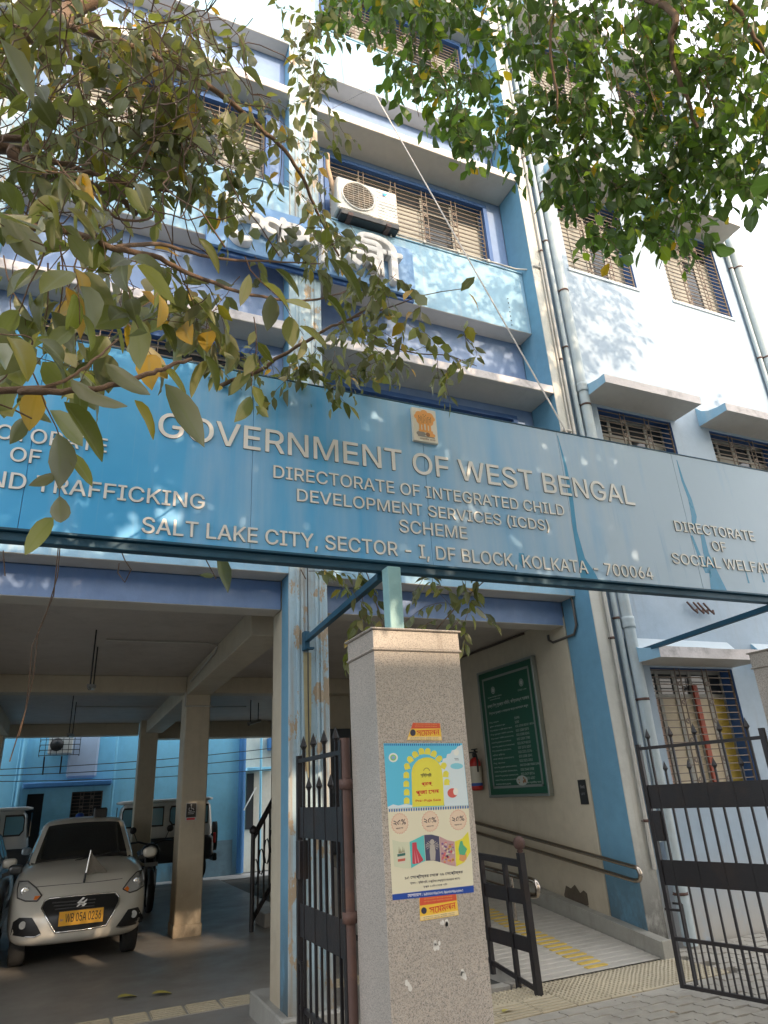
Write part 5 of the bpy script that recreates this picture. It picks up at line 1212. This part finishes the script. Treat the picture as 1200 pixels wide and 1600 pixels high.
class Tree:
    def __init__(s, name, label, cat, base, mat, seed): 
        s.t = thing(name, label, cat, base); s.mat = mat; s.dry = .035 if cat == 'tree' and seed > 20 else .05; s.leaves = []; s.twigs = MB(); s.r = random.Random(seed)
    def leaf(s, p, d, n, L, tint, wf=1.0): s.leaves.append((p.copy(), d.copy(), n.copy(), L, tint, wf))
    def twig(s, p, d, length, L, droop=.5, step=None, dens=1.0, r0=.0022):
        R_ = s.r; pts = [p.copy()]; q = p.copy(); step = step or L * .42; k = max(2, int(length / step)); d = d.normalized()
        for i in range(k):
            d = (d + Vector((R_.gauss(0, .18), R_.gauss(0, .18), R_.gauss(0, .14) - droop * .14))).normalized(); q = q + d * step; pts.append(q.copy())
            if R_.random() > dens: continue
            sgn = 1 if i % 2 else -1; side = d.cross(Vector((0, 0, 1))); side = side.normalized() if side.length > .05 else Vector((1, 0, 0))
            ld = (d * .55 + side * sgn * R_.uniform(.3, 1.0) + Vector((R_.gauss(0, .3), R_.gauss(0, .3), -.25 - R_.random() * .9 * droop))).normalized()
            nn = Vector((R_.gauss(0, .55), R_.gauss(-.1, .55), .8)).normalized(); tint = R_.random() ** 1.1 * .93 if R_.random() > s.dry else R_.uniform(.95, 1)
            s.leaf(q + ld * L * .12, ld, nn, L * R_.uniform(.55, 1.25), tint, R_.uniform(.6, 1.1))
        if r0 > 0: s.twigs.tube(pts, [r0 * (1 - .6 * i / len(pts)) for i in range(len(pts))], 4, cap=False)
        return q
    def blob(s, cx, cy, rx, ry, depth, n, L, length=(.18, .4), dd=.35, droop=.6, dens=1.0, up=None):
        for _ in range(n):
            while True:
                a, b = s.r.uniform(-1, 1), s.r.uniform(-1, 1)
                if a * a + b * b <= 1: break
            p = at(cx + a * rx, cy + b * ry, depth + s.r.uniform(-dd, dd))
            d = Vector((s.r.gauss(.1, .6), s.r.gauss(0, .5), s.r.gauss(-.45, .45)))
            s.twig(p - d.normalized() * .06, d, s.r.uniform(*length), L, droop, dens=dens)
    def cloud(s, c, rad, n, L=.14):  # leaf mass added outside the view only, to block the sun
        for _ in range(n):
            while True:
                v = Vector((s.r.uniform(-1, 1), s.r.uniform(-1, 1), s.r.uniform(-1, 1)))
                if v.length < 1: break
            p = Vector((c[0] + v.x * rad[0], c[1] + v.y * rad[1], c[2] + v.z * rad[2]))
            X, Y, D = proj(p)
            if D > 0 and -40 < X < 1240 and -20 < Y < 1700: continue
            s.twig(p, Vector((s.r.gauss(0, 1), s.r.gauss(0, 1), s.r.gauss(-.3, .6))), .42, L, .4, r0=0)
    def branch(s, pts, r0, r1, name='branch'):
        P_ = [at(*p) if len(p) == 3 else Vector(p[1:]) for p in pts]; Q = []
        for i in range(len(P_) - 1):
            a = P_[max(0, i - 1)]; b = P_[i]; c = P_[i + 1]; d = P_[min(len(P_) - 1, i + 2)]
            for k in range(5):
                t = k / 5; Q.append(.5 * ((2 * b) + (c - a) * t + (2 * a - 5 * b + 4 * c - d) * t * t + (3 * b - a - 3 * c + d) * t ** 3) + Vector((s.r.gauss(0, 1), s.r.gauss(0, 1), s.r.gauss(0, 1))) * r1 * .5)
        Q.append(P_[-1]); n = len(Q)
        part(name, MB().tube(Q, [r0 + (r1 - r0) * i / (n - 1) for i in range(n)], 8), M['bark'], s.t); return Q
    def finish(s, shape, curl):
        vis = []; rest = []
        for lf in s.leaves:
            X, Y, D = proj(lf[0]); vis.append((lf[3] / D if (D > .2 and 0 < X < 1200 and -10 < Y < 1600) else 0, lf))
        vis.sort(key=lambda e: -e[0]); big = [e[1] for e in vis[:298] if e[0] > 0]; rest = [e[1] for e in vis[len(big):]]
        var = []
        for k in range(12):
            vs, fs = leaf_geo(shape, True, curl * s.r.uniform(.2, 1.6), s.r.uniform(.1, .55), s.r.uniform(0, .03))
            mb = MB(); mb.rib = [0., 1., 0.]; mb.add(vs, fs, sm=True, tint=min(1, .08 + k * .085) if k < 11 else .98); var.append(mb.mesh('leaf', s.mat))
        base = wloc(s.t)
        for p, d, n, L, ti, wf in big:
            k = 11 if ti > .94 else min(10, int(ti / .94 * 10.9)); x, y, z = frame_of(d, n)
            o = bpy.data.objects.new('leaf', var[k]); COL.objects.link(o); o.parent = s.t
            mt_ = Matrix((x * L * wf, y * L, z * L)).transposed().to_4x4(); mt_.translation = p - base; o.matrix_local = mt_
        lo = [leaf_geo(shape, False, curl * c, f) for c, f in ((.3, .2), (1, .4), (1.5, .1), (.6, .5))]
        import numpy as np
        V = []; F = []; T = []; b = 0
        for p, d, n, L, ti, wf in rest:
            x, y, z = frame_of(d, n); vs, fs = lo[s.r.randrange(4)]
            for v in vs: V.append(p + (x * v[0] * wf + y * v[1] + z * v[2]) * L); T.append(ti)
            for f in fs: F.append([b + i for i in f])
            b += len(vs)
        mb = MB(); mb.rib = [0., 1., 0.]; mb.v = V; mb.f = F; mb.m = [0] * len(F); mb.smooth = [True] * len(F); mb.tint = T
        part('foliage', mb, s.mat, s.t, stuff=True); part('twigs', s.twigs, M['bark'], s.t, stuff=True)  # foliage also holds the added out-of-view shading leaves
        print('leaves', len(big), len(rest))
LT = Tree('fig_tree', 'fig tree with silvery backed drooping leaves reaching in from the left edge', 'tree', (-2.6, 1.6, 0), M['leaf_l'], 11)
LT.branch([('w', -2.6, 1.6, 0), ('w', -2.55, 1.7, 1.6), ('w', -2.3, 1.9, 3.2), ('w', -1.9, 2.0, 5.0), ('w', -1.6, 1.9, 7.0)], .20, .09, 'trunk')
LT.branch([('w', -2.3, 1.9, 3.0), (-120, 60, 2.9), (20, 60, 3.0), (110, 20, 3.3), (200, -60, 3.6)], .06, .035)
LT.branch([('w', -2.35, 1.9, 2.8), (-60, 225, 2.7), (20, 243, 2.7), (90, 275, 2.8), (170, 300, 3.0), (215, 335, 3.1)], .035, .012)
LT.branch([(60, 30, 3.2), (170, 60, 3.2), (250, 92, 3.3), (340, 145, 3.4), (395, 190, 3.5), (445, 235, 3.6), (478, 290, 3.7), (500, 340, 3.8), (530, 400, 3.9)], .018, .006)
LT.branch([('w', -2.4, 1.8, 2.6), (-40, 215, 2.4), (40, 240, 2.4), (120, 262, 2.5), (200, 288, 2.6), (270, 300, 2.7)], .016, .005)
LT.branch([('w', -2.3, 1.7, 2.4), (-60, 340, 1.9), (20, 352, 1.9), (110, 362, 2.0), (180, 388, 2.0), (240, 400, 2.1), (300, 428, 2.2), (390, 460, 2.5), (480, 470, 2.9), (540, 455, 3.2)], .014, .004)
LT.branch([(180, 386, 2.0), (250, 382, 2.2), (330, 402, 2.4), (420, 408, 2.7), (500, 412, 3.2)], .008, .003)
LT.branch([('w', -1.9, 1.5, 2.0), (-50, 612, 1.3), (30, 612, 1.3), (110, 610, 1.3), (175, 603, 1.32), (240, 582, 1.35), (265, 572, 1.37), (300, 561, 1.4)], .008, .0035)
LT.branch([(60, 610, 1.3), (110, 590, 1.35), (150, 560, 1.4), (185, 530, 1.5)], .004, .002)
LT.branch([(250, 640, 4.1), (390, 585, 4.0), (440, 556, 4.0), (500, 520, 4.0), (545, 498, 4.1), (590, 470, 4.2)], .014, .006)
LT.branch([(545, 498, 4.1), (600, 535, 4.15), (650, 552, 4.2), (700, 556, 4.2), (745, 572, 4.2)], .006, .002)
LT.branch([(545, 498, 4.1), (610, 480, 4.1), (660, 462, 4.0), (728, 450, 4.0)], .005, .002)
LT.branch([(120, 262, 2.5), (180, 340, 2.4), (240, 330, 2.6), (150, 250, 2.7)], .006, .003)
LT.branch([(100, 60, 2.8), (125, 140, 2.8), (140, 210, 2.9), (185, 300, 2.9)], .008, .003)
for k in range(120):
    a, b = LT.r.uniform(-20, 330), LT.r.uniform(-20, 330); dp = LT.r.uniform(2.2, 3.4); P0 = at(a, b, dp); pts = [P0]
    d = Vector((LT.r.gauss(0, .6), LT.r.gauss(0, .4), LT.r.gauss(-.6, .5)))
    for i in range(9): d = (d + Vector((LT.r.gauss(0, .35), LT.r.gauss(0, .3), LT.r.gauss(-.06, .3)))).normalized(); pts.append(pts[-1] + d * .06)
    LT.twigs.tube(pts, .0026, 4, cap=False)
for bl_ in ((40, 40, 90, 60, 2.7, 30, .11), (170, 60, 110, 60, 3.1, 44, .10), (300, 40, 90, 45, 3.6, 18, .095), (230, 150, 85, 70, 2.9, 44, .10), (255, 250, 75, 55, 2.9, 36, .10), (90, 190, 80, 60, 2.5, 24, .10),
            (390, 210, 70, 70, 3.4, 26, .085), (360, 300, 60, 30, 3.4, 8, .085), (50, 300, 70, 50, 2.1, 10, .11), (490, 60, 50, 60, 4.2, 18, .085), (500, 180, 30, 90, 4.0, 20, .085), (480, 330, 25, 70, 3.9, 10, .085),
            (80, 400, 110, 60, 1.8, 15, .12), (210, 430, 100, 55, 2.0, 15, .12), (330, 440, 80, 45, 2.4, 10, .11), (150, 500, 130, 35, 2.3, 12, .11), (330, 510, 110, 35, 2.9, 16, .10), (50, 560, 60, 50, 1.7, 6, .12),
            (420, 560, 110, 30, 4.1, 26, .095), (520, 560, 80, 40, 4.2, 22, .095), (560, 440, 60, 40, 3.8, 14, .10), (450, 385, 60, 40, 3.3, 9, .10), (530, 360, 40, 60, 3.7, 10, .09), (600, 500, 70, 40, 4.1, 16, .095), (660, 550, 90, 35, 4.2, 22, .09), (15, 590, 20, 30, 1.6, 3, .09),
            (570, 915, 35, 30, 4.5, 7, .10), (700, 915, 55, 35, 4.6, 14, .10), (590, 965, 40, 20, 4.4, 6, .09), (500, 895, 40, 10, 4.6, 5, .09), (690, 965, 40, 14, 4.4, 5, .09)):
    bl_ = list(bl_); bl_[5] = max(3, int(bl_[5] * (.90 if bl_[1] < 320 and bl_[0] < 430 else .72))); LT.blob(*bl_)
def near_leaf(x0, y0, x1, y1, dp, nrm=(0, -1, .3), tint=.3):
    a = at(x0, y0, dp); b = at(x1, y1, dp + .03); LT.leaf(a, (b - a), Vector(nrm), (b - a).length, tint, .62)
for q in ((165, 568, 232, 622, 1.3, (.3, 1, .1), .2), (110, 592, 190, 650, 1.28, (0, 1, -.3), .2), (100, 628, 165, 718, 1.3, (.2, -1, .3), .45), (258, 600, 326, 695, 1.34, (.8, .9, 0), .2), (210, 625, 250, 682, 1.36, (.4, -1, .2), .9), (320, 555, 342, 612, 1.42, (.3, -1, .1), .3), (0, 60, 62, 165, 1.2, (1, .8, .2), .15),
          (0, 330, 60, 420, 1.5, (0, 1, .3), .3), (20, 345, 75, 400, 1.6, (.2, 1, .4), .2), (75, 305, 95, 355, 1.7, (.5, -1, .3), .6), (310, 372, 345, 425, 2.2, (.1, -1, .2), .5), (505, 460, 545, 505, 3.0, (.1, -1, .4), .5), (520, 405, 570, 470, 3.0, (.2, -1, .4), .5), (720, 455, 745, 425, 3.9, (0, -1, .2), .4), (732, 458, 756, 480, 3.9, (0, -1, .5), 1.0), (430, 420, 470, 460, 2.8, (.1, -1, .4), .5), (340, 865, 362, 922, 4.3, (.8, 1, 0), .2), (335, 900, 312, 898, 4.3, (0, 1, .5), .2)):
    near_leaf(*q)
# hanging roots under the signboard
for pts in ([(95, 840, 4.4), (90, 900, 4.4), (72, 960, 4.4), (50, 1010, 4.4), (46, 1060, 4.4), (40, 1110, 4.4), (15, 1190, 4.4)], [(92, 845, 4.45), (84, 930, 4.4), (60, 985, 4.4), (52, 1060, 4.4), (30, 1150, 4.4)], [(185, 850, 4.4), (195, 875, 4.4), (205, 890, 4.4), (195, 910, 4.4), (184, 895, 4.4), (186, 880, 4.4)], [(315, 862, 4.4), (330, 890, 4.4), (338, 905, 4.4)], [(470, 890, 4.4), (478, 905, 4.4)], [(5, 860, 4.4), (8, 900, 4.4)], [(560, 870, 4.6), (575, 900, 4.6), (590, 950, 4.5), (600, 985, 4.4)], [(760, 905, 4.6), (720, 940, 4.6), (680, 985, 4.5)]):
    LT.twigs.tube([at(*p) for p in pts], .004, 5, cap=False)
for c in (((2.6, -.5, 5.0), (1.8, 1.2, .75), 1250), ((-.4, -.6, 4.9), (1.7, 1.2, .7), 1200), ((-.5, .8, 9.2), (2.0, 1.2, 1.4), 420), ((.9, .6, 8.2), (1.8, 1.3, 1.2), 330)): LT.cloud(c[0], c[1], c[2], .13)  # unseen crown added above the camera to shade sign and upper facade
LT.finish('ov', .22)
RT = Tree('overhanging_tree', 'leafy green tree whose crown hangs into the top right of the view', 'tree', (6.4, .4, 0), M['leaf_r'], 23)
RT.branch([('w', 6.4, .4, 0), ('w', 6.3, .5, 2.5), ('w', 5.9, .8, 5.0), ('w', 5.2, 1.2, 7.2), ('w', 4.6, 1.4, 8.6)], .24, .10, 'trunk')
RT.branch([('w', 5.3, 1.1, 7.0), (870, -60, 6.0), (1040, 10, 4.6), (1048, 60, 4.5), (1056, 110, 4.5), (1072, 150, 4.5), (1090, 200, 4.5)], .030, .010)
RT.branch([(1130, -20, 4.4), (1175, 50, 4.4), (1200, 90, 4.4), (1240, 150, 4.4)], .014, .008)
RT.branch([(880, -60, 4.6), (860, 60, 4.5), (868, 130, 4.5), (872, 190, 4.5)], .012, .006)
RT.branch([('w', 5.4, 1.0, 6.8), (1000, -60, 5.4), (800, -20, 5.3), (640, 0, 5.2), (540, 10, 5.2)], .03, .012)
RT.branch([(1072, 145, 5.3), (1090, 240, 5.2), (1060, 330, 5.1), (1030, 420, 5.0)], .008, .003)
RT.branch([(868, 130, 5.4), (890, 240, 5.3), (910, 330, 5.2), (930, 400, 5.1)], .006, .002)
for bl_ in ((560, 20, 60, 35, 5.0, 26, .10), (520, 60, 30, 40, 4.8, 8, .10), (630, 90, 45, 80, 4.9, 34, .10), (690, 190, 40, 60, 4.8, 26, .10), (740, 90, 60, 90, 5.2, 40, .10), (760, 230, 50, 40, 4.9, 24, .10), (850, 80, 70, 90, 5.0, 58, .10), (850, 220, 70, 60, 4.8, 46, .10),
            (960, 70, 80, 80, 5.2, 62, .10), (950, 200, 70, 60, 4.9, 44, .10), (1070, 80, 90, 90, 5.0, 70, .105), (1160, 130, 60, 130, 4.7, 56, .105), (1060, 210, 80, 60, 4.9, 50, .10), (900, 310, 45, 50, 4.7, 28, .10), (980, 320, 60, 50, 4.8, 38, .10), (1080, 300, 70, 50, 4.8, 42, .10),
            (1040, 385, 40, 30, 4.8, 16, .10), (930, 390, 45, 22, 4.8, 14, .10), (1000, 375, 30, 20, 4.8, 8, .10), (700, 20, 80, 30, 5.1, 30, .10), (1155, 290, 40, 30, 4.8, 12, .10), (1185, 320, 15, 15, 3.2, 2, .12), (620, 15, 60, 30, 4.6, 20, .10), (715, 250, 20, 20, 4.8, 6, .09)):
    bl_ = list(bl_); bl_[5] = int(bl_[5] * 1.28); bl_[1] -= 32; bl_[0] += 12; RT.blob(*bl_, (.15, .35), .5, .9)
for k in range(16):
    a = RT.r.uniform(620, 1150); pts = [at(a, -30, 4.9)]; 
    for i in range(8): pts.append(pts[-1] + Vector((RT.r.gauss(0, .025), RT.r.gauss(0, .02), -.17)))
    RT.twigs.tube(pts, .003, 4, cap=False)
for c in (((7.6, .1, 3.5), (1.6, .9, 1.6), 520), ((8.5, .2, 7.1), (2.3, .9, 1.25), 620), ((5.3, -.6, 5.0), (1.7, 1.2, .8), 600), ((2.6, .5, 9.6), (2.0, 1.3, 1.3), 380), ((4.8, -.2, 5.6), (2.0, 1.4, 1.1), 420), ((4.6, .4, 8.6), (2.4, 1.6, 1.8), 620), ((2.2, 0, 6.6), (1.8, 1.4, 1.6), 380), ((7.0, .3, 9.6), (1.0, 1.0, 1.1), 130)): RT.cloud(c[0], c[1], c[2], .13)  # unseen crown added out of frame to shade sign, wing and parapets
RT.finish('obov', .12)
# fallen leaves
for (px, py, z_), lab, yaw in (((183, 1563, .004), 'curled yellow green leaf lying on the hall floor, left of the other one', .3), ((237, 1557, .004), 'flat yellow green leaf lying on the hall floor, right of the other one', .1), ((785, 1586, .13), 'pale green leaf on the paving at the foot of the granite pillar', .2), ((818, 1545, .15), 'dry brown leaf caught at the foot of the ramp railing', 1.2), ((1048, 1588, .14), 'tiny curled brown leaf on the grey pavers', .0), ((990, 1564, .155), 'small tan leaf scrap on the cream tactile tiles', .4)):
    p = onZ(px, py, z_); L = .19 if px < 300 else (.10 if px < 800 else .07)
    vs, fs = leaf_geo('ov', True, .25, .4); c, s_ = math.cos(yaw), math.sin(yaw)
    mb = MB().add([(p.x + (v[1] * c - v[0] * s_) * L, p.y + (v[1] * s_ + v[0] * c) * L, p.z + .012 + v[2] * L * .6 + .006) for v in vs], fs, sm=True)
    solo('fallen_leaf', mb, plain('fallen leaf colour', (.42, .36, .08) if px < 800 else (.32, .22, .10), .6), lab, 'leaf', 'fallen leaves', origin=tuple(p))
